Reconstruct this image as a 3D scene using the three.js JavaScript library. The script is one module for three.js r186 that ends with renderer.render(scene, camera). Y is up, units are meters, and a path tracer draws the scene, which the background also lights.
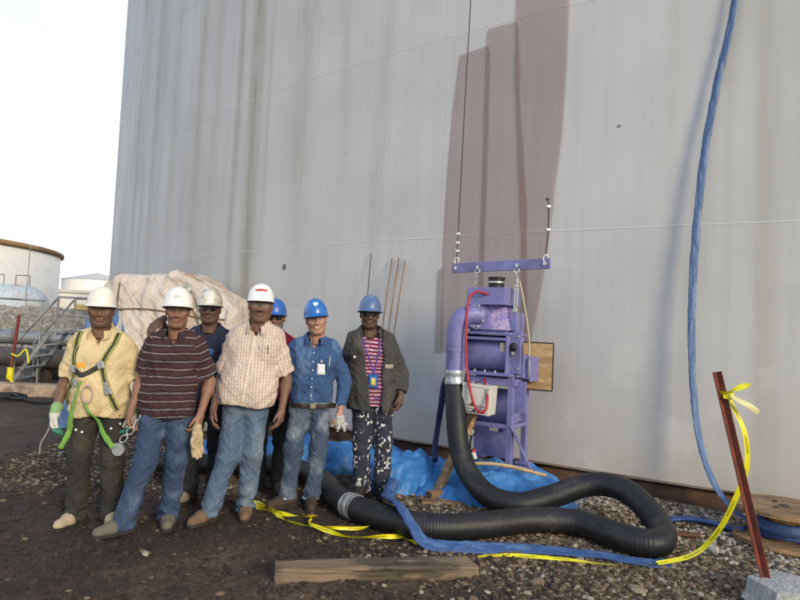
import * as THREE from 'three';
import { mergeGeometries } from 'three/addons/utils/BufferGeometryUtils.js';
import { RoundedBoxGeometry } from 'three/addons/geometries/RoundedBoxGeometry.js';
import { ImprovedNoise } from 'three/addons/math/ImprovedNoise.js';

// ---------------------------------------------------------------- camera, sky, sun, exposure
const scene = new THREE.Scene();
const camera = new THREE.PerspectiveCamera(2 * Math.atan(300 / 620) * 180 / Math.PI, 4 / 3, 0.1, 900);
camera.position.set(0, 1.55, 0);
camera.rotation.order = 'YXZ';
camera.rotation.set(Math.atan(29 / 620), 0, 0.045);

const renderer = new THREE.WebGLRenderer({ antialias: true });
renderer.toneMapping = THREE.LinearToneMapping;
renderer.toneMappingExposure = 1.36;
renderer.shadowMap.enabled = true;

const perlin = new ImprovedNoise();
const N3 = (x, y, z) => perlin.noise(x, y, z);
const fbm = (x, y, z, o = 4) => { let s = 0, a = 0.5, f = 1; for (let i = 0; i < o; i++) { s += a * perlin.noise(x * f, y * f, z * f); a *= 0.5; f *= 2.03; } return s; };
const clamp = (x, a = 0, b = 1) => Math.min(b, Math.max(a, x));
const mix = (a, b, t) => a + (b - a) * t;
const smooth = (a, b, x) => { const t = clamp((x - a) / (b - a)); return t * t * (3 - 2 * t); };
function rngOf(seed) { let a = seed >>> 0; return () => { a = (a + 0x6D2B79F5) >>> 0; let t = a; t = Math.imul(t ^ (t >>> 15), t | 1); t ^= t + Math.imul(t ^ (t >>> 7), t | 61); return ((t ^ (t >>> 14)) >>> 0) / 4294967296; }; }

{ // hazy bright sky: white low down, pale blue higher up, thin veils of cloud
  const w = 512, h = 256, d = new Float32Array(w * h * 4);
  for (let j = 0; j < h; j++) for (let i = 0; i < w; i++) {
    const el = ((j + 0.5) / h - 0.5) * Math.PI, az = ((i + 0.5) / w - 0.5) * 2 * Math.PI;
    const x = Math.cos(el) * Math.cos(az), y = Math.sin(el), z = Math.cos(el) * Math.sin(az);
    const t = smooth(0.10, 0.72, y);
    const veil = smooth(-0.15, 0.35, fbm(x * 2.6 + 7, y * 6 + 3, z * 2.6 + 1, 5)) * 0.7;
    let c = [mix(1.14, 0.25, t), mix(1.15, 0.44, t), mix(1.15, 0.80, t)];
    c = c.map((v, k) => mix(v, [0.94, 0.97, 1.0][k], veil) * mix(0.97, 0.80, t));
    const k = (j * w + i) * 4; d[k] = c[0]; d[k + 1] = c[1]; d[k + 2] = c[2]; d[k + 3] = 1;
  }
  const t = new THREE.DataTexture(d, w, h, THREE.RGBAFormat, THREE.FloatType);
  t.mapping = THREE.EquirectangularReflectionMapping; t.magFilter = THREE.LinearFilter; t.needsUpdate = true;
  scene.background = t; scene.environment = t;
}
const sun = new THREE.DirectionalLight(new THREE.Color(1.0, 0.845, 0.62), 2.2);
sun.position.set(14.0, 9.8, 16.5); sun.target.position.set(0, 0, -6);
sun.castShadow = true; sun.shadow.radius = 30; sun.shadow.mapSize.set(2048, 2048);
Object.assign(sun.shadow.camera, { left: -14, right: 14, top: 14, bottom: -14, near: 1, far: 60 });
scene.add(sun, sun.target);

// ---------------------------------------------------------------- helpers
const taken = new Map();
function numbered(name) { const n = taken.get(name) ?? 0; taken.set(name, n + 1); return n ? `${name}_${String(n).padStart(3, '0')}` : name; }
function tag(o, label, category, group) { o.userData.label = label; o.userData.category = category; if (group) o.userData.group = group; return o; }
function thing(name, label, category, pos = [0, 0, 0], ry = 0, group) {
  const o = new THREE.Group(); o.name = numbered(name); o.position.set(...pos); o.rotation.y = ry; scene.add(o);
  return tag(o, label, category, group);
}
function part(name, geo, mat, parent) {
  if (Array.isArray(geo)) geo = join(geo);
  const m = new THREE.Mesh(geo, mat); m.castShadow = m.receiveShadow = true;
  m.name = parent === scene || !parent ? numbered(name) : name; (parent ?? scene).add(m); return m;
}
function join(list) {
  if (list.length === 1) return list[0];
  const any = list.some((g) => !g.index), col = list.every((g) => g.attributes.color);
  return mergeGeometries(list.map((g) => { const q = any && g.index ? g.toNonIndexed() : g; for (const k of Object.keys(q.attributes)) if (!['position', 'normal', 'uv'].includes(k) && !(k === 'color' && col)) q.deleteAttribute(k); return q; }));
}
const V = (x, y, z) => new THREE.Vector3(x, y, z);
function put(g, pos = [0, 0, 0], rot = [0, 0, 0], sc) { const m = new THREE.Matrix4().compose(V(...pos), new THREE.Quaternion().setFromEuler(new THREE.Euler(...rot)), sc ? V(...sc) : V(1, 1, 1)); return g.applyMatrix4(m); }
const rbox = (w, h, d, r = 0.006, pos, rot) => put(new RoundedBoxGeometry(w, h, d, 2, Math.min(r, w / 2.01, h / 2.01, d / 2.01)), pos, rot);
const cyl = (r0, r1, h, seg = 24, pos, rot) => put(new THREE.CylinderGeometry(r0, r1, h, seg), pos, rot);
const HX = Math.PI / 2;
function bar(a, b, r, seg = 10, r1 = r) { // round rod between two points
  const A = V(...a), B = V(...b), d = B.clone().sub(A), g = new THREE.CylinderGeometry(r1, r, d.length(), seg);
  g.applyQuaternion(new THREE.Quaternion().setFromUnitVectors(V(0, 1, 0), d.clone().normalize())); g.translate(...A.add(B).multiplyScalar(0.5).toArray()); return g;
}
function beam(a, b, w, h, r = 0.004) { // squared bar between two points
  const A = V(...a), B = V(...b), d = B.clone().sub(A), g = new RoundedBoxGeometry(w, d.length(), h, 2, Math.min(r, w / 2.01, h / 2.01));
  const up = d.clone().normalize(), side = Math.abs(up.y) > 0.9 ? V(1, 0, 0) : V(0, 1, 0).cross(up).normalize();
  const zz = side.clone().cross(up).normalize(), xx = up.clone().cross(zz).normalize();
  g.applyMatrix4(new THREE.Matrix4().makeBasis(xx, up, zz)); g.translate(...A.add(B).multiplyScalar(0.5).toArray()); return g;
}
function grid(nu, nv, fn, uvs = [1, 1], closeU = false) { // parametric sheet
  const pos = [], uv = [], idx = [];
  for (let j = 0; j <= nv; j++) for (let i = 0; i <= nu; i++) { const p = fn(i / nu, j / nv); pos.push(p[0], p[1], p[2]); uv.push(p.length > 3 ? p[3] : i / nu * uvs[0], p.length > 3 ? p[4] : j / nv * uvs[1]); }
  for (let j = 0; j < nv; j++) for (let i = 0; i < nu; i++) { const a = j * (nu + 1) + i, b = a + 1, c = a + nu + 1, e = c + 1; idx.push(a, b, c, b, e, c); }
  const g = new THREE.BufferGeometry(); g.setAttribute('position', new THREE.Float32BufferAttribute(pos, 3)); g.setAttribute('uv', new THREE.Float32BufferAttribute(uv, 2)); g.setIndex(idx); g.computeVertexNormals();
  if (closeU) { const n = g.attributes.normal; for (let j = 0; j <= nv; j++) { const a = j * (nu + 1), b = a + nu; const s = V(n.getX(a) + n.getX(b), n.getY(a) + n.getY(b), n.getZ(a) + n.getZ(b)).normalize(); n.setXYZ(a, s.x, s.y, s.z); n.setXYZ(b, s.x, s.y, s.z); } }
  return g;
}
// tube along points; shape(t along 0..1, angle, length so far) -> [across, out] offsets; frames keep an even twist
function sweep(points, n, radial, shape, { tension = 0.5, caps = true, up } = {}) {
  const curve = new THREE.CatmullRomCurve3(points.map((p) => V(...p)), false, 'catmullrom', tension), len = curve.getLength();
  const P = curve.getSpacedPoints(n); let nrm = up ? V(...up) : V(0, 1, 0.01); const rows = [];
  for (let i = 0; i <= n; i++) {
    const T = P[Math.min(i + 1, n)].clone().sub(P[Math.max(i - 1, 0)]).normalize();
    nrm = nrm.clone().addScaledVector(T, -nrm.dot(T)).normalize(); const B = T.clone().cross(nrm);
    rows.push([P[i], nrm, B]);
  }
  const g = grid(radial, n, (u, v) => { const i = Math.round(v * n), [c, a, b] = rows[i], ang = -u * 2 * Math.PI, [s, o] = shape(v, ang, v * len); return [c.x + b.x * s + a.x * o, c.y + b.y * s + a.y * o, c.z + b.z * s + a.z * o, u, v * len]; }, [1, 1], true);
  if (caps) for (const e of [0, n]) { // close the ends
    const base = g.attributes.position.count, pos = [...g.attributes.position.array], nor = [...g.attributes.normal.array], uv = [...g.attributes.uv.array], idx = [...g.index.array], c = rows[e][0];
    const T = P[Math.min(1, n)].clone().sub(P[0]).normalize().multiplyScalar(-1); if (e) T.copy(P[n]).sub(P[n - 1]).normalize();
    pos.push(c.x, c.y, c.z); nor.push(T.x, T.y, T.z); uv.push(0, 0);
    for (let i = 0; i < radial; i++) { const a = e * (radial + 1) + i; for (const k of e ? [a + 1, a] : [a, a + 1]) { pos.push(pos[k * 3], pos[k * 3 + 1], pos[k * 3 + 2]); nor.push(T.x, T.y, T.z); uv.push(0, 0); } const q = base + 1 + i * 2; idx.push(base, q + 1, q); }
    g.setAttribute('position', new THREE.Float32BufferAttribute(pos, 3)); g.setAttribute('normal', new THREE.Float32BufferAttribute(nor, 3)); g.setAttribute('uv', new THREE.Float32BufferAttribute(uv, 2)); g.setIndex(idx);
  }
  return g;
}
const round = (r) => () => 0, tube = (pts, r, n = 40, radial = 10, o) => sweep(pts, n, radial, (v, a) => [Math.cos(a) * r, Math.sin(a) * r], o);
function setColors(g, fn) { const p = g.attributes.position, c = new Float32Array(p.count * 3); for (let i = 0; i < p.count; i++) { const q = fn(p.getX(i), p.getY(i), p.getZ(i)); c.set(q, i * 3); } g.setAttribute('color', new THREE.BufferAttribute(c, 3)); return g; }

// ---------------------------------------------------------------- procedural textures
function hash2(x, y, s) { let h = Math.imul(x, 374761393) + Math.imul(y, 668265263) + Math.imul(s, 1274126177); h = Math.imul(h ^ (h >>> 13), 1274126177); return ((h ^ (h >>> 16)) >>> 0) / 4294967296; }
function vn(x, y, px, py, s = 0) { // value noise that tiles after px, py cells
  const xi = Math.floor(x), yi = Math.floor(y), fx = x - xi, fy = y - yi, u = fx * fx * (3 - 2 * fx), v = fy * fy * (3 - 2 * fy), w = (a, p) => ((a % p) + p) % p;
  const a = hash2(w(xi, px), w(yi, py), s), b = hash2(w(xi + 1, px), w(yi, py), s), c = hash2(w(xi, px), w(yi + 1, py), s), d = hash2(w(xi + 1, px), w(yi + 1, py), s);
  return a + (b - a) * u + (c - a) * v + (a - b - c + d) * u * v;
}
const tfbm = (u, v, fu, fv, o, s) => { let r = 0, a = 0.5; for (let i = 0; i < o; i++) { r += a * vn(u * fu, v * fv, fu, fv, s + i * 17); a *= 0.5; fu *= 2; fv *= 2; } return r / (1 - Math.pow(0.5, o)); };
function texture(w, h, fn, { srgb = true, size, wrap = true } = {}) {
  const d = new Uint8Array(w * h * 4);
  for (let j = 0; j < h; j++) for (let i = 0; i < w; i++) { const c = fn((i + 0.5) / w, (j + 0.5) / h, i, j), k = (j * w + i) * 4; if (typeof c === 'number') d[k] = d[k + 1] = d[k + 2] = clamp(c, 0, 1) * 255; else { d[k] = clamp(c[0], 0, 255); d[k + 1] = clamp(c[1], 0, 255); d[k + 2] = clamp(c[2], 0, 255); } d[k + 3] = 255; }
  const t = new THREE.DataTexture(d, w, h); t.magFilter = THREE.LinearFilter; t.minFilter = THREE.LinearMipmapLinearFilter; t.generateMipmaps = true; t.needsUpdate = true;
  if (srgb) t.colorSpace = THREE.SRGBColorSpace; if (wrap) t.wrapS = t.wrapT = THREE.RepeatWrapping;
  if (size) t.repeat.set(1 / size[0], 1 / size[1]); return t;
}
const sized = (t, a, b = a) => { const c = t.clone(); c.repeat.set(1 / a, 1 / b); c.needsUpdate = true; return c; };
const greyNoise = texture(256, 256, (u, v) => tfbm(u, v, 8, 8, 5, 3), { srgb: false });
const mottle = texture(512, 512, (u, v) => { const a = tfbm(u, v, 4, 4, 6, 11), b = tfbm(u, v, 16, 16, 4, 31); const k = 205 + 60 * (a - 0.5) + 50 * (b - 0.5); return [k, k, k]; });
const std = (color, roughness = 0.7, o = {}) => new THREE.MeshStandardMaterial({ color, roughness, ...o });
// painted / worn surface: colour with patches of another colour, on a one-metre tile
function worn(base, patch, amount, { rough = 0.6, metal = 0, size = 1, seed = 1, bump = 0.001, fu = 4, fv = 4, fine = 0.12 } = {}) {
  const map = texture(256, 256, (u, v) => { const a = tfbm(u, v, fu, fv, 5, seed), b = tfbm(u, v, 24, 24, 3, seed + 5), t = smooth(1 - amount - 0.12, 1 - amount + 0.12, a + (b - 0.5) * 0.25), k = 1 + (b - 0.5) * fine * 2; return [0, 1, 2].map((i) => mix(base[i], patch[i], t) * k); }, { size: [size, size] });
  return new THREE.MeshStandardMaterial({ map, roughness: rough, metalness: metal, bumpMap: sized(greyNoise, size * 0.5), bumpScale: bump });
}
// give uv in metres to geometry that has none of its own
function boxUV(g) {
  const q = g.index ? g.toNonIndexed() : g, p = q.attributes.position, n = q.attributes.normal, uv = new Float32Array(p.count * 2);
  for (let i = 0; i < p.count; i += 3) {
    let nx = 0, ny = 0, nz = 0; for (let k = 0; k < 3; k++) { nx += Math.abs(n.getX(i + k)); ny += Math.abs(n.getY(i + k)); nz += Math.abs(n.getZ(i + k)); }
    for (let k = 0; k < 3; k++) { const x = p.getX(i + k), y = p.getY(i + k), z = p.getZ(i + k); const [a, b] = nx > ny && nx > nz ? [z, y] : ny > nz ? [x, z] : [x, y]; uv[(i + k) * 2] = a + 0.37 * (nx > nz ? 1 : 0); uv[(i + k) * 2 + 1] = b; }
  }
  q.setAttribute('uv', new THREE.BufferAttribute(uv, 2)); return q;
}
const solid = (name, geos, mat, parent) => part(name, boxUV(join([geos].flat())), mat, parent);

// ---------------------------------------------------------------- ground
const TANK = { x: 16.905, z: -30.19, r: 28.16, base: 0.2217, course: 2.44, n: 6 };
const tankGap = (x, z) => Math.hypot(x - TANK.x, z - TANK.z) - TANK.r;
const onTank = (deg, y, off = 0) => { const a = deg * Math.PI / 180; return [TANK.x + Math.sin(a) * (TANK.r + off), y, TANK.z + Math.cos(a) * (TANK.r + off)]; };
function groundY(x, z) {
  const near = smooth(16, 9, Math.hypot(x, z + 5));
  const rise = 0.07 * smooth(1.3, 0.25, tankGap(x, z));
  const lump = near * (0.022 * N3(x * 1.3, 3.1, z * 1.3) + 0.016 * N3(x * 4.1, 8.2, z * 4.1) + 0.009 * N3(x * 11, 1.7, z * 11) + 0.005 * N3(x * 27, 5.5, z * 27));
  return rise + lump - 0.012;
}
const gravelShare = (x, z) => { // 0 dark oily soil, 1 limestone gravel
  const n = fbm(x * 0.9, 4.4, z * 0.9, 4);
  const right = smooth(-0.5, 2.2, x + (z + 4.6) * -0.35 + n * 2.0);
  const strip = smooth(1.5, 0.9, tankGap(x, z)) * smooth(0.2, 1.2, x) * 0.9;
  const back = smooth(-5.2, -6.4, z + n) * 0.28;
  return clamp(Math.max(right * 0.85, strip, back));
};
{
  const axis = (lo, hi, dlo, dhi, step, far) => { const a = []; for (let x = dlo; x <= dhi + 1e-6; x += step) a.push(x); let s = step, x = dlo; while (x > lo) { s *= 1.16; x -= s; a.unshift(Math.max(x, lo)); } s = step; x = dhi; while (x < hi) { s *= 1.16; x += s; a.push(Math.min(x, hi)); } return a; };
  const xs = axis(-420, 420, -4.2, 4.4, 0.032), zs = axis(-420, 60, -8.2, -2.6, 0.032);
  const pos = [], uv = [], col = [], idx = [];
  for (const z of zs) for (const x of xs) {
    pos.push(x, groundY(x, z), z); uv.push(x, z);
    const g = gravelShare(x, z), n = fbm(x * 2.3, 9.1, z * 2.3, 4), m = fbm(x * 0.5, 2.2, z * 0.5, 3);
    const dry = smooth(0.0, 0.35, m + n * 0.4);
    const soil = [mix(0.072, 0.175, dry), mix(0.048, 0.117, dry), mix(0.031, 0.070, dry)], grv = [0.25, 0.188, 0.122];
    const t = clamp(g * 0.75 + n * 0.35 * g);
    col.push(...soil.map((s, k) => mix(s, grv[k], t)));
  }
  const nx = xs.length; for (let j = 0; j < zs.length - 1; j++) for (let i = 0; i < nx - 1; i++) { const a = j * nx + i, b = a + 1, c = a + nx, d = c + 1; idx.push(a, c, b, b, c, d); }
  const g = new THREE.BufferGeometry(); g.setAttribute('position', new THREE.Float32BufferAttribute(pos, 3)); g.setAttribute('uv', new THREE.Float32BufferAttribute(uv, 2)); g.setAttribute('color', new THREE.Float32BufferAttribute(col, 3)); g.setIndex(idx); g.computeVertexNormals();
  const map = texture(1024, 1024, (u, v) => { const a = tfbm(u, v, 6, 6, 6, 41), b = tfbm(u, v, 60, 60, 4, 77), c = vn(u * 210, v * 210, 210, 210, 9); const k = 175 + 90 * (a - 0.5) + 130 * (b - 0.5) + (c > 0.93 ? 55 : 0); return [k, k * 0.985, k * 0.96]; }, { size: [1.7, 1.7] });
  const bump = texture(512, 512, (u, v) => 0.6 * tfbm(u, v, 24, 24, 5, 5) + 0.4 * tfbm(u, v, 90, 90, 2, 8), { srgb: false, size: [0.9, 0.9] });
  const ground = part('ground', g, new THREE.MeshStandardMaterial({ map, vertexColors: true, roughness: 0.95, bumpMap: bump, bumpScale: 0.012 }), scene);
  ground.userData.kind = 'structure';
}
// loose stones and clods: too many to count
function stoneShape(seed, detail = 1) {
  const r = rngOf(seed), g = new THREE.IcosahedronGeometry(1, detail), p = g.attributes.position, s = [0.8 + r() * 0.5, 0.5 + r() * 0.35, 0.7 + r() * 0.5];
  for (let i = 0; i < p.count; i++) { const x = p.getX(i), y = p.getY(i), z = p.getZ(i), k = 1 + 0.42 * N3(x * 1.3 + seed * 3.7, y * 1.3, z * 1.3) + 0.16 * N3(x * 3 + seed, y * 3, z * 3 + 5); p.setXYZ(i, x * k * s[0], y * k * s[1], z * k * s[2]); }
  g.computeVertexNormals(); return g;
}
function scatter(name, count, seed, place, tint, mat, shapes) {
  const r = rngOf(seed), lists = shapes.map(() => []); let tries = 0, made = 0;
  while (made < count && tries < count * 12) { tries++; const q = place(r); if (!q) continue; lists[Math.floor(r() * shapes.length)].push(q); made++; }
  lists.forEach((l, k) => {
    const m = new THREE.InstancedMesh(shapes[k], mat, l.length), M = new THREE.Matrix4(), c = new THREE.Color(); m.name = numbered(name); m.castShadow = m.receiveShadow = true; m.userData.kind = 'stuff';
    l.forEach(([x, y, z, s], i) => { M.compose(V(x, y, z), new THREE.Quaternion().setFromEuler(new THREE.Euler((r() - 0.5) * 0.7, r() * 6.3, (r() - 0.5) * 0.7)), V(s, s * (0.75 + r() * 0.4), s)); m.setMatrixAt(i, M); c.setRGB(...tint(r)); m.setColorAt(i, c); });
    scene.add(m);
  });
}
const stoneMat = std(0xffffff, 0.95);
scatter('gravel', 90000, 12, (r) => { const x = -4 + r() * 8.6, z = -2.75 - Math.pow(r(), 0.85) * 5.4; if (tankGap(x, z) < 0.12) return; if (r() > gravelShare(x, z) * 1.05 + 0.0025) return; const s = 0.0032 + Math.pow(r(), 4.2) * 0.023; return [x, groundY(x, z) + s * 0.2, z, s]; },
  (r) => { const k = 0.75 + r() * 0.5, t = r(); return t < 0.5 ? [0.150 * k, 0.110 * k, 0.070 * k] : t < 0.64 ? [0.30 * k, 0.262 * k, 0.198 * k] : [0.064 * k, 0.043 * k, 0.027 * k]; }, stoneMat, [1, 2, 3, 4].map((s) => stoneShape(s)));
scatter('pale_gravel', 9000, 71, (r) => { const x = 0.7 + r() * 3.2, z = -6.6 + r() * 2.3, g = tankGap(x, z); if (g < 0.15 || g > 1.5 || r() > smooth(1.5, 0.9, g) * (0.35 + 0.9 * smooth(-0.1, 0.3, fbm(x * 2, 7, z * 2, 3)))) return; const s = 0.005 + Math.pow(r(), 3) * 0.019; return [x, groundY(x, z) + s * 0.25, z, s]; },
  (r) => { const k = 0.7 + r() * 0.5; return [0.36 * k, 0.33 * k, 0.275 * k]; }, stoneMat, [11, 12].map((s) => stoneShape(s)));
scatter('soil_clods', 14000, 33, (r) => { const x = -4.2 + r() * 7.2, z = -2.7 - r() * 4.6; if (tankGap(x, z) < 0.15) return; if (r() > 1.05 - gravelShare(x, z)) return; const s = 0.004 + Math.pow(r(), 4) * 0.02; return [x, groundY(x, z) + s * 0.15, z, s]; },
  (r) => { const k = 0.6 + r() * 0.8; return r() < 0.93 ? [0.037 * k, 0.0245 * k, 0.0165 * k] : [0.10 * k, 0.08 * k, 0.058 * k]; }, stoneMat, [5, 6, 7].map((s) => stoneShape(s)));

// ---------------------------------------------------------------- the big storage tank
const tank = thing('storage_tank', 'huge pale grey steel storage tank with vertical grime streaks behind the men', 'tank', [TANK.x, 0, TANK.z]);
{
  const A0 = -66, A1 = -24, H = TANK.course * TANK.n;
  // grime streaks: [angle, width in degrees, strength, top, bottom] as seen on the paint
  const marks = [[-43.4, 0.5, 0.5, 9, 0.5], [-44.5, 0.28, 0.36, 9, 1.2], [-45.9, 0.5, 0.2, 9, 2], [-42.6, 0.15, 0.2, 6, 2.2], [-40.9, 0.5, 0.24, 9, 2.4], [-47.4, 0.45, 0.2, 9, 2], [-49.6, 0.5, 0.2, 10, 2.5], [-52, 0.7, 0.2, 10, 2.5], [-55, 0.8, 0.2, 10, 2], [-39.2, 0.3, 0.12, 8, 3], [-37.8, 0.25, 0.12, 6, 1.5], [-30.6, 0.2, 0.10, 6, 3], [-28.9, 0.35, 0.12, 7, 0.6], [-28.45, 0.2, 0.12, 7, 0.5], [-31.9, 0.12, 0.06, 6, 3]];
  const near = new Map();
  const map = texture(2048, 1024, (u, v, i, j) => {
    const th = A0 + u * (A1 - A0), y = v * H / 2; if (!near.has(i)) near.set(i, marks.filter(([a, w]) => Math.abs(th - a) < 2.4 * w + 0.2));
    const fine = vn(u * 620, v * 4, 620, 4, 3), mid = vn(u * 150, v * 2 + vn(u * 20, v * 3, 20, 3, 77), 150, 4, 9), wide = tfbm(u, v, 18, 2, 2, 21), cloud = tfbm(u, v, 24, 10, 3, 51);
    const gate = vn(u * 31, v * 1.5, 31, 2, 63); let grime = 0.20 * smooth(0.6, 1, mid) * smooth(0.35, 0.8, gate) + 0.15 * smooth(-39, -47, th) * smooth(0.30, 0.85, vn(u * 85, v * 1.3, 85, 2, 29)) * (0.55 + 0.6 * fine) + 0.10 * smooth(0.55, 0.95, wide) + 0.07 * (fine - 0.5) * smooth(0.2, 0.7, wide);
    for (const [a, w, s, top, bot] of near.get(i)) { const q = Math.abs(th - a + 0.25 * (vn(y * 0.7, a, 99, 99, 4) - 0.5)) / w; if (q < 2.2) grime += s * Math.exp(-q * q * 1.6) * smooth(bot - 1.2, bot + 1.5, y) * (0.6 + 0.7 * vn(u * 500, y * 2, 500, 40, 6)); }
    const low = smooth(1.5, 0.0, y + cloud * 1.2 - 0.5); // splashed dirt with its own cloudy outline at the foot
    const chalk = y < 2.6 ? smooth(0.60, 0.75, tfbm(u, v, 40, 15, 4, 90)) * smooth(2.6, 0.8, y) : 0;
    let c = [186, 186, 184]; c = c.map((x) => x * (1 + (cloud - 0.5) * 0.08 + (fine - 0.5) * 0.04));
    const g = clamp(grime), gc = [124, 119, 98]; c = c.map((x, k) => mix(x, gc[k], g));
    c = c.map((x, k) => mix(x, [158, 144, 124][k], low * 0.35 * smooth(0.35, 0.7, cloud)));
    c = c.map((x, k) => mix(x, [214, 212, 205][k], chalk * 0.3));
    const sp = hash2(i >> 1, j >> 2, 71); if (sp > 0.999997) c = [140, 130, 118];
    return c;
  }, { wrap: true });
  const rmap = texture(256, 256, (u, v) => 0.42 + 0.3 * tfbm(u, v, 60, 4, 4, 8), { srgb: false });
  const ripple = texture(512, 512, (u, v) => tfbm(u, v, 10, 14, 5, 61), { srgb: false });
  const paint = new THREE.MeshStandardMaterial({ map, roughnessMap: rmap, roughness: 1, metalness: 0.0, bumpMap: sized(ripple, 0.33, 1.3), bumpScale: 0.008 });
  const seg = 360;
  const angles = []; for (let k = 0; k <= 84; k++) angles.push(A0 + k * 0.5); for (let a = A1 + 4; a <= A0 + 360; a += 6) angles.push(a);
  if (angles.at(-1) < A0 + 360) angles.push(A0 + 360);
  for (let c = 0; c < TANK.n; c++) {
    const y0 = TANK.base + c * TANK.course, y1 = y0 + TANK.course - 0.004, r = TANK.r - c * 0.0025;
    const pos = [], nor = [], uv = [], idx = [];
    for (const a of angles) for (const [y, rr] of [[y0, r], [y1, r], [y1, r - 0.03]]) { const t = a * Math.PI / 180; pos.push(Math.sin(t) * rr, y, Math.cos(t) * rr); nor.push(...(rr < r ? [0, 1, 0] : [Math.sin(t), 0, Math.cos(t)])); uv.push((a - A0) / (A1 - A0), c < 3 ? (y - TANK.base) / H * 2 : 2 - (y - TANK.base) / H * 2); }
    for (let k = 0; k < angles.length - 1; k++) for (let q = 0; q < 2; q++) { const a = k * 3 + q, b = a + 3; idx.push(a, b, a + 1, b, b + 1, a + 1); }
    const g = new THREE.BufferGeometry(); g.setAttribute('position', new THREE.Float32BufferAttribute(pos, 3)); g.setAttribute('normal', new THREE.Float32BufferAttribute(nor, 3)); g.setAttribute('uv', new THREE.Float32BufferAttribute(uv, 2)); g.setIndex(idx);
    part('shell_course', g, paint, tank);
    if (c) { // welded seam between two courses
      const pts = (u, v) => { const t = (A0 + u * (A1 - A0)) * Math.PI / 180, b = v * Math.PI * 2, k = 0.008 * (1 + 0.25 * N3(u * 900, c, 0)); const rr = TANK.r - c * 0.0025 - 0.001 + Math.cos(b) * k * 0.7; return [Math.sin(t) * rr, y0 - 0.002 + Math.sin(b) * k, Math.cos(t) * rr, u, y0 / H]; };
      part('weld_seam', grid(500, 6, pts), std(0xc2c3c0, 0.6), tank);
    }
  }
  part('roof', new THREE.ConeGeometry(TANK.r + 0.15, 1.6, 120).translate(0, TANK.base + H + 0.8, 0), std(0xb9b6ae, 0.7), tank);
  const rust = worn([92, 68, 50], [52, 38, 30], 0.5, { rough: 0.9, seed: 8, size: 1.4, bump: 0.004, fine: 0.3 });
  const ringGeo = (r0, r1, y0, y1, n = 720) => { const pr = [[r0, y0], [r1, y0 + (y1 - y0) * 0.02], [r1, y1], [r0, y1]]; return grid(n, 3, (u, v) => { const [r, y] = pr[Math.round(v * 3)], t = u * 2 * Math.PI, k = Math.round(v * 3) === 1 || Math.round(v * 3) === 2 ? 1 : 0; const w = k * 0.006 * N3(u * 900, y * 9, 3); return [Math.sin(t) * (r + w), y, Math.cos(t) * (r + w), u * 2 * Math.PI * r, y + r]; }); };
  part('bottom_flange', ringGeo(TANK.r - 0.05, TANK.r + 0.055, TANK.base - 0.014, TANK.base + 0.004), worn([128, 112, 96], [86, 62, 46], 0.5, { rough: 0.85, seed: 5, fine: 0.25 }), tank);
  part('foundation_ring', ringGeo(TANK.r - 0.3, TANK.r + 0.02, -0.1, TANK.base - 0.012), rust, tank);
  // dried rust-brown wash marks with darker rims, each a thin skin on the paint
  const stain = (outline, off, tone, rim, seed) => {
    const S = new THREE.Shape(outline.map(([a, y]) => new THREE.Vector2((a + 34.5) * Math.PI / 180 * TANK.r, y)));
    // grid clipped to the outline keeps the skin curved with the shell
    const pts = S.getPoints(); const ys = pts.map((p) => p.y), y0 = Math.min(...ys), y1 = Math.max(...ys), n = Math.ceil((y1 - y0) / 0.03), rows = [];
    const spanAt = (y) => { const xs = []; for (let i = 0; i < pts.length; i++) { const a = pts[i], b = pts[(i + 1) % pts.length]; if ((a.y <= y) !== (b.y <= y)) xs.push(a.x + (b.x - a.x) * (y - a.y) / (b.y - a.y)); } return xs.length < 2 ? null : [Math.min(...xs), Math.max(...xs)]; };
    for (let k = 0; k <= n; k++) { const y = mix(y0 + 0.002, y1 - 0.002, k / n), s = spanAt(y); if (!s) continue; const top = smooth(y1, y1 - 0.07, y), w = 0.012 * N3(y * 2.1, seed, 0) + 0.004 * N3(y * 11, seed, 2); const cr = 0.03 * (1 - top); rows.push([s[0] + w + cr, s[1] + 0.012 * N3(y * 1.7, seed + 9, 0) - cr, y]); }
    const nu = 40, U = Math.max(...rows.map((r) => r[1])), L = Math.min(...rows.map((r) => r[0]));
    const g = grid(nu, rows.length - 1, (u, v) => { const r = rows[Math.round(v * (rows.length - 1))], x = mix(r[0], r[1], u), a = x / TANK.r - 34.5 * Math.PI / 180; const q = TANK.r + off; return [Math.sin(a) * q, r[2], Math.cos(a) * q, u, (r[2] - y0) / (y1 - y0)]; });
    const W = U - L, Hh = y1 - y0;
    const m = texture(256, 512, (u, v) => { const edge = Math.min(u * W, (1 - u) * W, (1 - v) * Hh) / 0.018; const rm = Math.exp(-Math.max(edge, 0) * 0.9) * 0.75; const st = vn(u * 26, v * 3, 26, 3, seed) * 0.55 + vn(u * 90, v * 5, 90, 5, seed + 3) * 0.45; const band = smooth(0.55, 0.9, vn(u * 5 + 0.15 * vn(v * 4, 2, 9, 9, 1), v * 2, 6, 3, seed + 7)); const t = clamp(rm + band * 0.15 + (st - 0.5) * 0.25); const k = 1 + (vn(u * 120, v * 300, 120, 300, 4) - 0.5) * 0.05; return [0, 1, 2].map((i) => mix(tone[i], rim[i], t) * k); }, { wrap: false });
    part('rust_stain', g, std(0xffffff, 0.75, { map: m, transparent: true, opacity: 0.29 }), tank);
  };
  const T = [138, 103, 92], E = [92, 58, 47];
  stain([[-35.62, 1.3], [-35.69, 2.5], [-35.66, 3.35], [-35.57, 4.2], [-35.43, 4.86], [-34.6, 4.87], [-34.56, 3], [-34.53, 1.3]], 0.004, T, E, 3);
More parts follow.
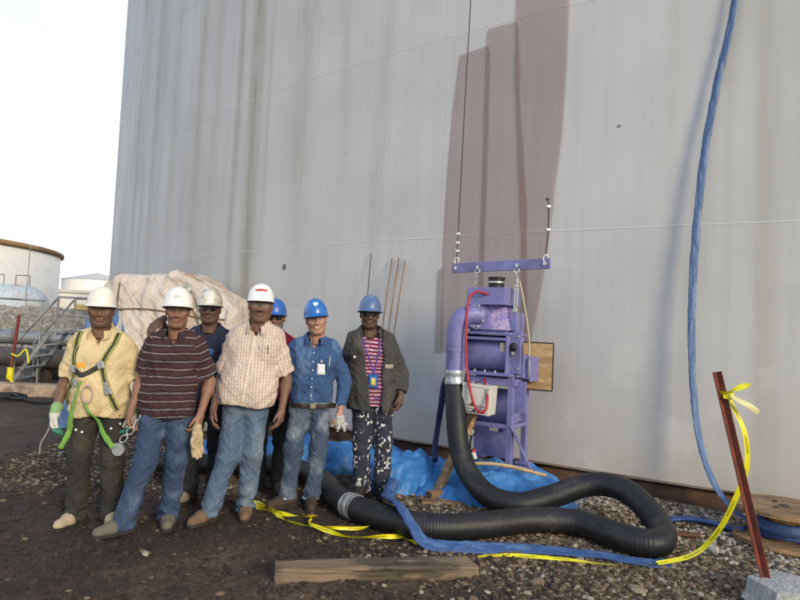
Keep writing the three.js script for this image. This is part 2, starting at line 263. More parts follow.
  stain([[-34.66, 1.3], [-34.68, 3], [-34.73, 5.07], [-33.9, 5.07], [-33.82, 4.2], [-33.55, 3], [-33.42, 1.32]], 0.008, T, E, 11);
  stain([[-33.55, 1.3], [-33.66, 2.5], [-33.96, 4.4], [-34.05, 6.6], [-32.74, 6.6], [-32.74, 4.5], [-32.79, 3.75], [-32.93, 3.0], [-33.05, 2.36], [-33.25, 1.71], [-33.38, 1.3]], 0.012, [130, 86, 70], E, 23);
  stain([[-35.79, 1.28], [-35.8, 2.27], [-35.63, 2.3], [-35.6, 1.28]], 0.0125, [108, 80, 72], E, 31);
  // small marks on the paint
  for (const [a, y, r] of [[-41.4, 2.38, 0.045], [-31.61, 3.71, 0.014]]) {
    const g = new THREE.CircleGeometry(r, 14); g.rotateY(a * Math.PI / 180); const p = onTank(a, y, 0.005); part('paint_spot', g.translate(p[0] - TANK.x, p[1], p[2] - TANK.z), std(0x6f6a5c, 0.8), tank);
  }
}

// ---------------------------------------------------------------- far left: tanks, building, bank of stones
{
  const white = worn([240, 239, 234], [230, 226, 216], 0.3, { rough: 0.6, seed: 4, size: 9, bump: 0, fine: 0.02 });
  const rimRust = worn([150, 118, 78], [108, 76, 48], 0.5, { rough: 0.85, seed: 9, size: 3 });
  const t = thing('distant_tank', 'white storage tank with rusty rim far behind on the left', 'tank', [-44.5, 0, -49.7]);
  solid('shell', new THREE.CylinderGeometry(15, 15, 6.7, 120).translate(0, 3.35, 0), white, t);
  part('wind_girder', new THREE.TorusGeometry(15.12, 0.16, 8, 160).rotateX(HX).scale(1, 1.3, 1).translate(0, 6.72, 0), rimRust, t);
  part('roof', new THREE.ConeGeometry(15, 0.35, 100).translate(0, 6.86, 0), white, t);
  const c = thing('cone_roof_tank', 'small white cone roofed tank beside the edge of the big tank', 'tank', [-32.3, 0, -66]);
  solid('shell', new THREE.CylinderGeometry(3.4, 3.4, 5.2, 60).translate(0, 2.6, 0), white, c);
  part('roof', new THREE.ConeGeometry(3.5, 0.9, 60).translate(0, 5.65, 0), std(0xc9c5ba, 0.7), c);
  const b = thing('low_building', 'long low white building with an outside stair beyond the gravel bank', 'building', [-36, 0, -62], 0.1);
  solid('wall', rbox(12, 3.6, 6, 0.03, [1, 1.8, 0]), white, b);
  solid('roof', rbox(12.4, 0.3, 6.4, 0.03, [1, 3.75, 0]), std(0xd4d0c6, 0.7), b);
  solid('stair', [beam([-3.9, 2.3, 3.4], [-1.2, 4.6, 3.4], 0.25, 0.5), rbox(1.6, 0.2, 1.0, 0.02, [-4.4, 4.7, 3.4])], rimRust, b);
  solid('door', rbox(1.1, 2.2, 0.1, 0.02, [2.5, 1.1, 3.02]), std(0xa39c90, 0.7), b);
  // bank of stones
  const bh = (x, z) => { const k = (z + 24) / 5.2; return 1.75 * Math.max(0, 1 - k * k) * smooth(-7.5, -9.5, x + 0.35 * (z + 24)) + 0.12 * fbm(x * 1.4, 1, z * 1.4, 4) - 0.05; };
  const g = grid(140, 60, (u, v) => { const x = mix(-46, -6, u), z = mix(-18.5, -30, v); return [x, bh(x, z), z, x, z]; });
  const bm = part('gravel_bank', g, worn([150, 143, 130], [112, 106, 96], 0.5, { rough: 0.95, seed: 14, size: 2.5, bump: 0.05, fine: 0.4 }), scene); bm.userData.kind = 'structure';
  scatter('bank_stones', 26000, 55, (r) => { const x = -22 + r() * 15.5, z = -19 - r() * 5; const y = bh(x, z); if (y < 0.02) return; const s = 0.02 + Math.pow(r(), 3) * 0.075; return [x, y + s * 0.2, z, s]; }, (r) => { const k = 0.6 + r() * 0.75; return [0.27 * k, 0.255 * k, 0.225 * k]; }, stoneMat, [8, 9].map((s) => stoneShape(s)));
}
// ---------------------------------------------------------------- pipe track, stair and posts at the left
const galv = worn([150, 152, 152], [112, 110, 106], 0.4, { rough: 0.5, metal: 0.5, seed: 31, size: 0.8 });
const darkPipe = worn([72, 70, 68], [98, 84, 72], 0.35, { rough: 0.6, seed: 32, size: 1.2 });
{
  const s = thing('crossover_stair', 'galvanised steel crossover stair with tube handrails above the pipes', 'stair', [-7.35, 0, -12.2], 0.08);
  for (const z of [0, -0.75]) {
    solid('stringer', beam([-0.25, 0.02, z], [0.5, 1.18, z], 0.03, 0.075), galv, s);
    solid('handrail', [bar([-0.16, 0.9, z], [0.62, 1.88, z], 0.021), bar([0.62, 1.88, z], [1.5, 1.88, z], 0.021), bar([0.62, 1.52, z], [1.5, 1.52, z], 0.016), bar([-0.12, 0.25, z], [-0.16, 0.9, z], 0.019), bar([0.6, 1.1, z], [0.62, 1.88, z], 0.019), bar([1.5, 0.05, z], [1.5, 1.88, z], 0.021)], galv, s);
  }
  for (let k = 0; k < 5; k++) solid('tread', rbox(0.2, 0.02, 0.75, 0.005, [-0.12 + k * 0.15, 0.24 + k * 0.225, -0.375]), galv, s);
  solid('platform', rbox(1.05, 0.06, 0.8, 0.008, [1.05, 1.22, -0.375]), galv, s);
  for (const z of [0.01, -0.76]) solid('leg', beam([1.52, 0, z], [1.52, 1.2, z], 0.05, 0.05), galv, s);
  const rail = thing('guard_rail', 'long pale tube guard rail running out of the left frame edge', 'railing', [-9.2, 0, -12.6], 0.04);
  solid('rail', bar([-3.5, 1.86, 0], [1.95, 1.8, 0], 0.022), galv, rail);
  for (const x of [-2.6, -0.6, 1.9]) solid('post', bar([x, 0, 0], [x, 1.83, 0], 0.02), galv, rail);
  const pipe = (label, a, b, r, mat) => { const t = thing('pipeline', label, 'pipe', [0, 0, 0], 0); solid('pipe', bar(a, b, r, 24), mat, t); for (const k of [0.25, 0.6, 0.9]) solid('support', rbox(0.12, Math.max(0.05, mix(a[1], b[1], k) - r + 0.02), 0.5, 0.01, [mix(a[0], b[0], k), Math.max(0.05, mix(a[1], b[1], k) - r + 0.02) / 2, mix(a[2], b[2], k)]), darkPipe, t); return t; };
  pipe('thick dark grey pipe passing below the stair platform', [-12, 0.62, -13.6], [-4.6, 0.55, -13.2], 0.21, darkPipe);
  pipe('grey pipe behind the thick dark one under the platform', [-13, 0.95, -15.0], [-4.9, 0.95, -14.6], 0.17, galv);
  pipe('yellow banded pipe crossing behind the stair handrail', [-7.6, 1.72, -14.6], [-5.2, 1.7, -14.4], 0.085, worn([186, 176, 140], [150, 128, 62], 0.5, { seed: 35, size: 0.9, rough: 0.6 }));
  const black = thing('black_hose_pile', 'dark heap of thick black hose at the left edge', 'hose', [-7.9, 0, -11.3]);
  for (let k = 0; k < 4; k++) part('loop', tube([[-1.6, 0.12 + k * 0.15, 0.1 * k], [-0.6, 0.1 + k * 0.17, 0.15], [0.1, 0.12 + k * 0.14, -0.1 - 0.06 * k], [0.32 - k * 0.08, 0.1 + k * 0.12, -0.5]], 0.085, 30, 12), std(0x17181a, 0.6), black);
  const vessel = thing('rusty_vessel', 'pale blue horizontal vessel with orange rust patches behind the guard rail', 'vessel', [-21.4, 0.35, -33], 0.1);
  part('shell', boxUV(new THREE.CapsuleGeometry(1.3, 4.4, 10, 30).rotateZ(HX).translate(-0.9, 1.35, 0)), worn([186, 196, 200], [176, 112, 78], 0.46, { rough: 0.7, seed: 44, size: 3.2, fu: 3, fv: 2 }), vessel);
  for (const x of [-2.6, 0.9]) solid('saddle', rbox(0.3, 1.0, 1.8, 0.02, [x, 0.15, 0]), galv, vessel);
  for (const x of [-0.4, 0.9]) solid('hatch_rail', [bar([x, 2.6, 0.1], [x, 3.15, 0.1], 0.03), bar([x + 0.7, 2.5, 0.1], [x + 0.7, 3.15, 0.1], 0.03), bar([x, 3.15, 0.1], [x + 0.7, 3.15, 0.1], 0.03)], galv, vessel);
  const pole = thing('thin_pole', 'thin tall metal pole rising behind the guard rail', 'pole', [-9.05, 0, -15]); solid('pole', bar([0, 0, 0], [0.02, 3.2, 0], 0.016, 8, 0.01), galv, pole); solid('pole_foot', cyl(0.1, 0.12, 0.05, 16, [0, 0.02, 0]), galv, pole);
  const slab = thing('concrete_sleeper', 'long weathered concrete sleeper lying in front of the pipes', 'beam', [-6.72, 0, -11.7], 0.03);
  solid('sleeper', rbox(1.9, 0.24, 0.35, 0.02, [0, 0.1, 0]), worn([170, 150, 130], [120, 104, 90], 0.5, { rough: 0.95, seed: 51, size: 0.9, bump: 0.006 }), slab);
  const conc = worn([176, 170, 158], [138, 130, 118], 0.5, { rough: 0.95, seed: 52, size: 0.5, bump: 0.006 });
  const rp = thing('red_barrier_post', 'slim red post in a concrete block at the far left', 'post', [-7.35, 0, -11.85]);
  solid('concrete_foot', rbox(0.5, 0.2, 0.4, 0.03, [0, 0.09, 0]), conc, rp); solid('post', beam([0, 0.1, 0], [0.1, 1.5, 0], 0.045, 0.045), worn([118, 52, 42], [84, 46, 38], 0.35, { seed: 54, size: 0.5 }), rp);
  const yt = new THREE.MeshStandardMaterial({ color: 0xd8d21e, roughness: 0.5, side: THREE.DoubleSide });
  part('tape_wrap', [cyl(0.055, 0.06, 0.22, 12, [0.01, 0.38, 0]), rbox(0.05, 0.25, 0.012, 0.004, [0.07, 0.25, 0.05], [0.3, 0.2, 0.5])], yt, rp);
  part('tape_tail', tube([[0.03, 0.75, 0.03], [0.2, 0.72, 0.1], [0.34, 0.85, 0.12], [0.42, 0.72, 0.16], [0.46, 0.6, 0.2]], 0.016, 30, 6), yt, rp);
  const coil = thing('black_cable_coil', 'loose black cable coiled on the ground by the left edge', 'cable', [-6.85, 0, -11.15]);
  const cp = []; for (let k = 0; k <= 40; k++) { const a = k * 0.42, r = 0.28 + 0.05 * Math.sin(k * 1.7); cp.push([Math.cos(a) * r - 0.2 + k * 0.009, 0.04 + 0.05 * Math.abs(Math.sin(k * 0.8)), Math.sin(a) * r * 0.9 + 0.2]); } cp.push([0.7, 0.03, 0.5], [1.3, 0.03, 0.3]);
  part('cable', tube(cp, 0.026, 260, 8), std(0x151617, 0.6), coil);
}
// ---------------------------------------------------------------- people: distance fields meshed with surface nets
// prim: a, b, ra, rb, kz (depth flattening), blend, bone, cut ({p, d}: keep only what lies before the plane)
const PR = (a, b, ra, rb = ra, blend = 0.03, bone = 0, kz = 1, cut = null) => ({ a, b, ra, rb, blend, bone, kz, cut });
function primD(q, x, y, z) {
  const { a, b, kz } = q; let px = x - a[0], py = y - a[1], pz = (z - a[2]) / kz; const bx = b[0] - a[0], by = b[1] - a[1], bz = (b[2] - a[2]) / kz, bb = bx * bx + by * by + bz * bz;
  const t = bb > 1e-9 ? clamp((px * bx + py * by + pz * bz) / bb) : 0; px -= bx * t; py -= by * t; pz -= bz * t;
  let d = (Math.sqrt(px * px + py * py + pz * pz) - (q.ra + (q.rb - q.ra) * t)) * (kz < 1 ? 0.92 : 1);
  if (q.cut) d = Math.max(d, (x - q.cut.p[0]) * q.cut.d[0] + (y - q.cut.p[1]) * q.cut.d[1] + (z - q.cut.p[2]) * q.cut.d[2]);
  return d;
}
const smin = (a, b, k) => { const h = Math.max(k - Math.abs(a - b), 0) / k; return Math.min(a, b) - h * h * k * 0.25; };
const smax = (a, b, k) => -smin(-a, -b, k);
function field(prims) {
  const f = (x, y, z) => { let d = 1e3; for (const q of prims) { const e = primD(q, x, y, z); d = d > 900 ? e : smin(d, e, q.blend); } return d; };
  f.boneAt = (x, y, z) => { let best = 1e3, k = 0; for (const q of prims) { const e = primD(q, x, y, z); if (e < best) { best = e; k = q; } } return k; };
  return f;
}
function boundsOf(prims, m) { const lo = [1e3, 1e3, 1e3], hi = [-1e3, -1e3, -1e3]; for (const q of prims) for (const [p, r] of [[q.a, q.ra], [q.b, q.rb]]) for (let k = 0; k < 3; k++) { lo[k] = Math.min(lo[k], p[k] - r - m); hi[k] = Math.max(hi[k], p[k] + r + m); } return [lo, hi]; }
function netMesh(f, [lo, hi], cell) {
  const n = lo.map((l, k) => Math.ceil((hi[k] - l) / cell) + 1), [nx, ny, nz] = n, v = new Float32Array(nx * ny * nz), B = 5, reach = B * cell * 0.87 * 1.25 + 0.028;
  for (let bz = 0; bz < nz; bz += B) for (let by = 0; by < ny; by += B) for (let bx = 0; bx < nx; bx += B) {
    const ex = Math.min(bx + B, nx), ey = Math.min(by + B, ny), ez = Math.min(bz + B, nz);
    const c = f(lo[0] + (bx + B / 2) * cell, lo[1] + (by + B / 2) * cell, lo[2] + (bz + B / 2) * cell), far = Math.abs(c) > reach;
    for (let z = bz; z < ez; z++) for (let y = by; y < ey; y++) for (let x = bx; x < ex; x++) v[(z * ny + y) * nx + x] = far ? c : f(lo[0] + x * cell, lo[1] + y * cell, lo[2] + z * cell);
  }
  const at = new Int32Array(nx * ny * nz).fill(-1), pos = [], idx = [], off = [0, 1, nx, nx + 1, nx * ny, nx * ny + 1, nx * ny + nx, nx * ny + nx + 1];
  const E = [[0, 1], [2, 3], [4, 5], [6, 7], [0, 2], [1, 3], [4, 6], [5, 7], [0, 4], [1, 5], [2, 6], [3, 7]];
  for (let z = 0; z < nz - 1; z++) for (let y = 0; y < ny - 1; y++) for (let x = 0; x < nx - 1; x++) {
    const o = (z * ny + y) * nx + x; let m = 0; for (let k = 0; k < 8; k++) if (v[o + off[k]] < 0) m |= 1 << k; if (m === 0 || m === 255) continue;
    let sx = 0, sy = 0, sz = 0, c = 0;
    for (const [p, q] of E) { const a = v[o + off[p]], b = v[o + off[q]]; if ((a < 0) === (b < 0)) continue; const t = a / (a - b); sx += mix(p & 1, q & 1, t); sy += mix((p >> 1) & 1, (q >> 1) & 1, t); sz += mix(p >> 2, q >> 2, t); c++; }
    at[o] = pos.length / 3; pos.push(lo[0] + (x + sx / c) * cell, lo[1] + (y + sy / c) * cell, lo[2] + (z + sz / c) * cell);
  }
  const sx = 1, sy = nx, sz = nx * ny, quad = (a, b, c, d, flip) => flip ? idx.push(a, c, b, a, d, c) : idx.push(a, b, c, a, c, d);
  for (let z = 1; z < nz - 1; z++) for (let y = 1; y < ny - 1; y++) for (let x = 1; x < nx - 1; x++) {
    const o = (z * ny + y) * nx + x, i = v[o] < 0;
    if (i !== v[o + sx] < 0) quad(at[o - sy - sz], at[o - sz], at[o], at[o - sy], !i);
    if (i !== v[o + sy] < 0) quad(at[o - sx - sz], at[o - sx], at[o], at[o - sz], !i);
    if (i !== v[o + sz] < 0) quad(at[o - sx - sy], at[o - sy], at[o], at[o - sx], !i);
  }
  const g = new THREE.BufferGeometry(); g.setAttribute('position', new THREE.Float32BufferAttribute(pos, 3)); g.setIndex(idx); g.computeVertexNormals(); return g;
}
// cloth uv in metres round the nearest bone, set triangle by triangle
function clothUV(g, f) {
  const q = g.toNonIndexed(), p = q.attributes.position, nn = q.attributes.normal, uv = new Float32Array(p.count * 2);
  for (let i = 0; i < p.count; i += 3) {
    let cx = 0, cy = 0, cz = 0; for (let k = 0; k < 3; k++) { cx += p.getX(i + k) / 3; cy += p.getY(i + k) / 3; cz += p.getZ(i + k) / 3; }
    const b = f.boneAt(cx, cy, cz), R = b.bone ? 0.075 : 0.17, nx = nn.getX(i), nz = nn.getZ(i), side = Math.abs(nx) > Math.abs(nz) * 1.3; let ref = null;
    for (let k = 0; k < 3; k++) {
      const x = p.getX(i + k), y = p.getY(i + k), z = p.getZ(i + k); let ax, vv;
      if (!b.bone) { ax = (side ? z * Math.sign(nx) : x * Math.sign(nz)) / R; vv = y; }
      else { const dx = b.b[0] - b.a[0], dy = b.b[1] - b.a[1], dz = b.b[2] - b.a[2], L = Math.hypot(dx, dy, dz), t = ((x - b.a[0]) * dx + (y - b.a[1]) * dy + (z - b.a[2]) * dz) / (L * L); ax = Math.atan2(x - b.a[0] - dx * t, z - b.a[2] - dz * t); vv = b.a[1] - t * L; }
      if (ref === null) ref = ax; else { if (ax - ref > Math.PI) ax -= 2 * Math.PI; if (ax - ref < -Math.PI) ax += 2 * Math.PI; }
      const wx = 0.010 * N3(x * 6 + 3, y * 5, z * 6), wy = 0.012 * N3(x * 5, y * 4 + 9, z * 5) + 0.004 * N3(x * 17, y * 13, z * 17); uv[(i + k) * 2] = ax * R + b.bone * 0.31 + wx; uv[(i + k) * 2 + 1] = vv + wy;
    }
  }
  q.setAttribute('uv', new THREE.BufferAttribute(uv, 2)); return q;
}
// first hit of a line from the front, and strips laid on the surface found that way
function hitZ(f, x, y, z0 = 0.55) { let z = z0; for (let i = 0; i < 90; i++) { const d = f(x, y, z); if (d < 0.0008) return z; z -= Math.max(d * 0.75, 0.0012); if (z < -0.35) return null; } return null; }
function strip(f, pts, width, off = 0.004, thick = 0.004, step = 0.012, uvScale = 1) {
  const c = new THREE.CatmullRomCurve3(pts.map(([x, y]) => V(x, y, 0)), false, 'catmullrom', 0.4), n = Math.max(4, Math.round(c.getLength() / step)), S = c.getSpacedPoints(n), rows = [];
  for (let i = 0; i <= n; i++) { const z = hitZ(f, S[i].x, S[i].y); if (z !== null) rows.push(V(S[i].x, S[i].y, z)); }
  for (let k = 0; k < 2; k++) for (let i = 1; i < rows.length - 1; i++) rows[i].z = Math.max(rows[i].z - 0.002, (rows[i - 1].z + 2 * rows[i].z + rows[i + 1].z) / 4);
  const m = rows.length - 1, e = 0.004; if (m < 2) return new THREE.BufferGeometry();
  const N = rows.map((r) => { const nx = f(r.x + e, r.y, r.z) - f(r.x - e, r.y, r.z), ny = f(r.x, r.y + e, r.z) - f(r.x, r.y - e, r.z), nz = f(r.x, r.y, r.z + e) - f(r.x, r.y, r.z - e); return V(nx, ny, Math.max(nz, 0.15 * Math.hypot(nx, ny))).normalize(); });
  return grid(5, m, (u, v) => { const i = Math.round(v * m), T = rows[Math.min(i + 1, m)].clone().sub(rows[Math.max(i - 1, 0)]).normalize(), side = T.clone().cross(N[i]).normalize(); const k = Math.round(u * 5), w = [-0.5, -0.5, -0.4, 0.4, 0.5, 0.5][k] * width, o = [-0.01, off, off + thick, off + thick, off, -0.01][k]; const p = rows[i].clone().addScaledVector(side, -w).addScaledVector(N[i], o); return [p.x, p.y, p.z, u * uvScale, v * m * step]; });
}
function patch(f, x0, x1, y0, y1, off = 0.003, nx = 10, ny = 10, skew = 0) { // a piece of cloth or card lying on the front
  const z = []; for (let j = 0; j <= ny; j++) for (let i = 0; i <= nx; i++) { const x = mix(x0, x1, i / nx) + skew * j / ny, y = mix(y0, y1, j / ny); z.push(hitZ(f, x, y) ?? 0); }
  return grid(nx, ny, (u, v) => { const i = Math.round(u * nx), j = Math.round(v * ny), edge = i === 0 || j === 0 || i === nx || j === ny; return [mix(x0, x1, u) + skew * v, mix(y0, y1, v), z[j * (nx + 1) + i] + (edge ? -0.002 : off), mix(x0, x1, u), mix(y0, y1, v)]; });
}
// ---- hands
function handPrims(w, dir, palm, thumb, curl = 0.4, inf = 0, s = 1) {
  const D = V(...dir).normalize(), Nn = V(...palm); Nn.addScaledVector(D, -Nn.dot(D)).normalize(); const X = D.clone().cross(Nn).normalize(); if (X.dot(V(...thumb)) < 0) X.negate();
  const P = (x, y, z) => V(...w).addScaledVector(X, x * s).addScaledVector(D, y * s).addScaledVector(Nn, z * s), A = (v) => v.toArray(), out = [];
  const kn = [[0.031, 0.088], [0.011, 0.093], [-0.010, 0.089], [-0.029, 0.080]];
  out.push(PR(A(P(0.004, -0.03, 0)), A(P(0.002, 0.02, 0)), 0.027 + inf, 0.027 + inf, 0.01));
  for (const [x, y] of kn) out.push(PR(A(P(x * 0.55, 0.015, 0)), A(P(x, y, 0)), 0.0175 + inf, 0.0125 + inf, 0.018));
  const L = [[0.042, 0.025, 0.02], [0.046, 0.029, 0.021], [0.042, 0.027, 0.02], [0.033, 0.02, 0.018]];
  kn.forEach(([x, y], k) => { let p = P(x, y, 0), a = 0.15 + curl * (0.75 + k * 0.12); const spread = X.clone().multiplyScalar((x / 0.03) * 0.1); for (let j = 0; j < 3; j++) { const d = D.clone().multiplyScalar(Math.cos(a)).addScaledVector(Nn, Math.sin(a)).addScaledVector(spread, 1 - curl * 0.8).normalize(), q = p.clone().addScaledVector(d, L[k][j] * s); out.push(PR(A(p), A(q), 0.0098 - j * 0.0008 + inf, 0.009 - j * 0.0008 + inf, 0.004)); p = q; a += curl * (j === 0 ? 1.15 : 0.75); } });
  const th = [[0.018, 0.022, 0.008], [0.043, 0.052, 0.014], [0.050, 0.082, 0.020 + curl * 0.01], [0.047, 0.104, 0.028 + curl * 0.016]];
  for (let j = 0; j < 3; j++) out.push(PR(A(P(...th[j])), A(P(...th[j + 1])), 0.0135 - j * 0.0015 + inf, 0.012 - j * 0.0015 + inf, j ? 0.004 : 0.014));
  return out;
}
// ---- head, in its own frame: y up, z to the front, middle of the head at the origin
const ell = (x, y, z, c, r) => { const a = (x - c[0]) / r[0], b = (y - c[1]) / r[1], d = (z - c[2]) / r[2], k0 = Math.sqrt(a * a + b * b + d * d), k1 = Math.sqrt((a / r[0]) ** 2 + (b / r[1]) ** 2 + (d / r[2]) ** 2); return k1 < 1e-6 ? -Math.min(...r) : k0 * (k0 - 1) / k1; };
function headField(o) {
  const w = o.w ?? 1, jw = o.jaw ?? 1, nw = o.nose ?? 1, m = [
    PR([0, 0.022, 0.083], [0, -0.028, 0.103], 0.0085, 0.0135 * nw, 0.014), PR([-0.014 * nw, -0.033, 0.092], [0.014 * nw, -0.033, 0.092], 0.0105, 0.0105, 0.012),
    PR([-0.036, 0.026, 0.076], [0.036, 0.026, 0.076], 0.011, 0.011, 0.02), PR([-0.046 * w, -0.014, 0.057], [-0.03, -0.03, 0.066], 0.02, 0.018, 0.025), PR([0.046 * w, -0.014, 0.057], [0.03, -0.03, 0.066], 0.02, 0.018, 0.025),
    PR([-0.008, -0.098, 0.06], [0.008, -0.098, 0.06], 0.02, 0.02, 0.025), PR([-0.05 * jw, -0.06, 0.0], [-0.022, -0.096, 0.05], 0.019, 0.019, 0.03), PR([0.05 * jw, -0.06, 0.0], [0.022, -0.096, 0.05], 0.019, 0.019, 0.03),
    PR([-0.019, -0.0575, 0.0845], [0.019, -0.0575, 0.0845], 0.0075, 0.0075, 0.008), PR([-0.016, -0.0715, 0.083], [0.016, -0.0715, 0.083], 0.0085, 0.0085, 0.008),
    PR([0, -0.075, -0.02], [0, -0.21, -0.035], 0.057 * (o.neck ?? 1), 0.066 * (o.neck ?? 1), 0.03)];
  return (x, y, z) => {
    let d = ell(x, y, z, [0, 0.03, -0.012], [0.076 * w, 0.09, 0.097]); d = smin(d, ell(x, y, z, [0, -0.035, 0.014], [0.063 * w * jw, 0.084, 0.072]), 0.04);
    for (const q of m) d = smin(d, primD(q, x, y, z), q.blend);
    const ax = Math.abs(x); d = smax(d, -(Math.hypot(ax - 0.031, (y - 0.003) * 1.15, z - 0.1) - 0.0235), 0.01);
    d = smax(d, -primD(mouthCut, x, y, z), 0.004);
    d = smin(d, ell(ax, y, z, [0.031, 0.0, 0.0695], [0.0145, 0.011, 0.0125]), 0.003);
    d = smin(d, ell(ax, y, z, [0.08 * w, -0.004, -0.008], [0.009, 0.032, 0.02]), 0.008); return d;
  };
}
const mouthCut = PR([-0.022, -0.0645, 0.097], [0.022, -0.0645, 0.097], 0.0045);
// ---- hard hat, same frame: middle of the rim at the origin
function hatGeo({ peak = 0.04, brim = 0.008, h = 0.14, a = 0.099, b = 0.126, ridge = 0.004 } = {}) {
  const prof = []; for (let k = 0; k <= 14; k++) { const t = k / 14 * HX; prof.push([Math.pow(Math.sin(t), 0.88), Math.pow(Math.cos(t), 0.95), 0]); }
  prof.push([1.0, -0.03, 0.25], [1.0, -0.07, 0.75], [1.0, -0.085, 1], [1.0, -0.105, 0.98], [0.985, -0.085, 0.4], [0.955, -0.04, 0], [0.94, 0.2, 0]);
  const m = prof.length - 1;
  const g = grid(56, m, (u, v) => { const [r, y, o] = prof[Math.round(v * m)], t = u * 2 * Math.PI, cx = Math.sin(t), cz = Math.cos(t), f = Math.pow(Math.max(0, cz), 2.2), bw = brim + peak * f; const rg = o === 0 && y > 0.15 ? ridge * (Math.exp(-Math.pow(cx * r * a / 0.014, 2)) + 0.6 * Math.exp(-Math.pow((Math.abs(cx * r * a) - 0.045) / 0.01, 2))) : 0; const x = cx * (a * r + o * bw), z = cz * (b * r + o * bw); return [x, y * h + rg - o * f * 0.006, z, u, v]; }, [1, 1], true);
  return g.index ? flip(g) : g;
}
function flip(g) { const a = g.index.array; for (let i = 0; i < a.length; i += 3) { const t = a[i + 1]; a[i + 1] = a[i + 2]; a[i + 2] = t; } g.computeVertexNormals(); return g; }

const lensDark = new THREE.MeshPhysicalMaterial({ color: 0x0b0b0d, roughness: 0.2, specularIntensity: 0.6 });
const lensClear = new THREE.MeshPhysicalMaterial({ color: 0xffffff, roughness: 0.03, transmission: 1, thickness: 0, ior: 1.5 });
const frameDark = std(0x141414, 0.4);
const skinTex = sized(greyNoise, 0.05);
const soleMat = std(0x2a2622, 0.85);

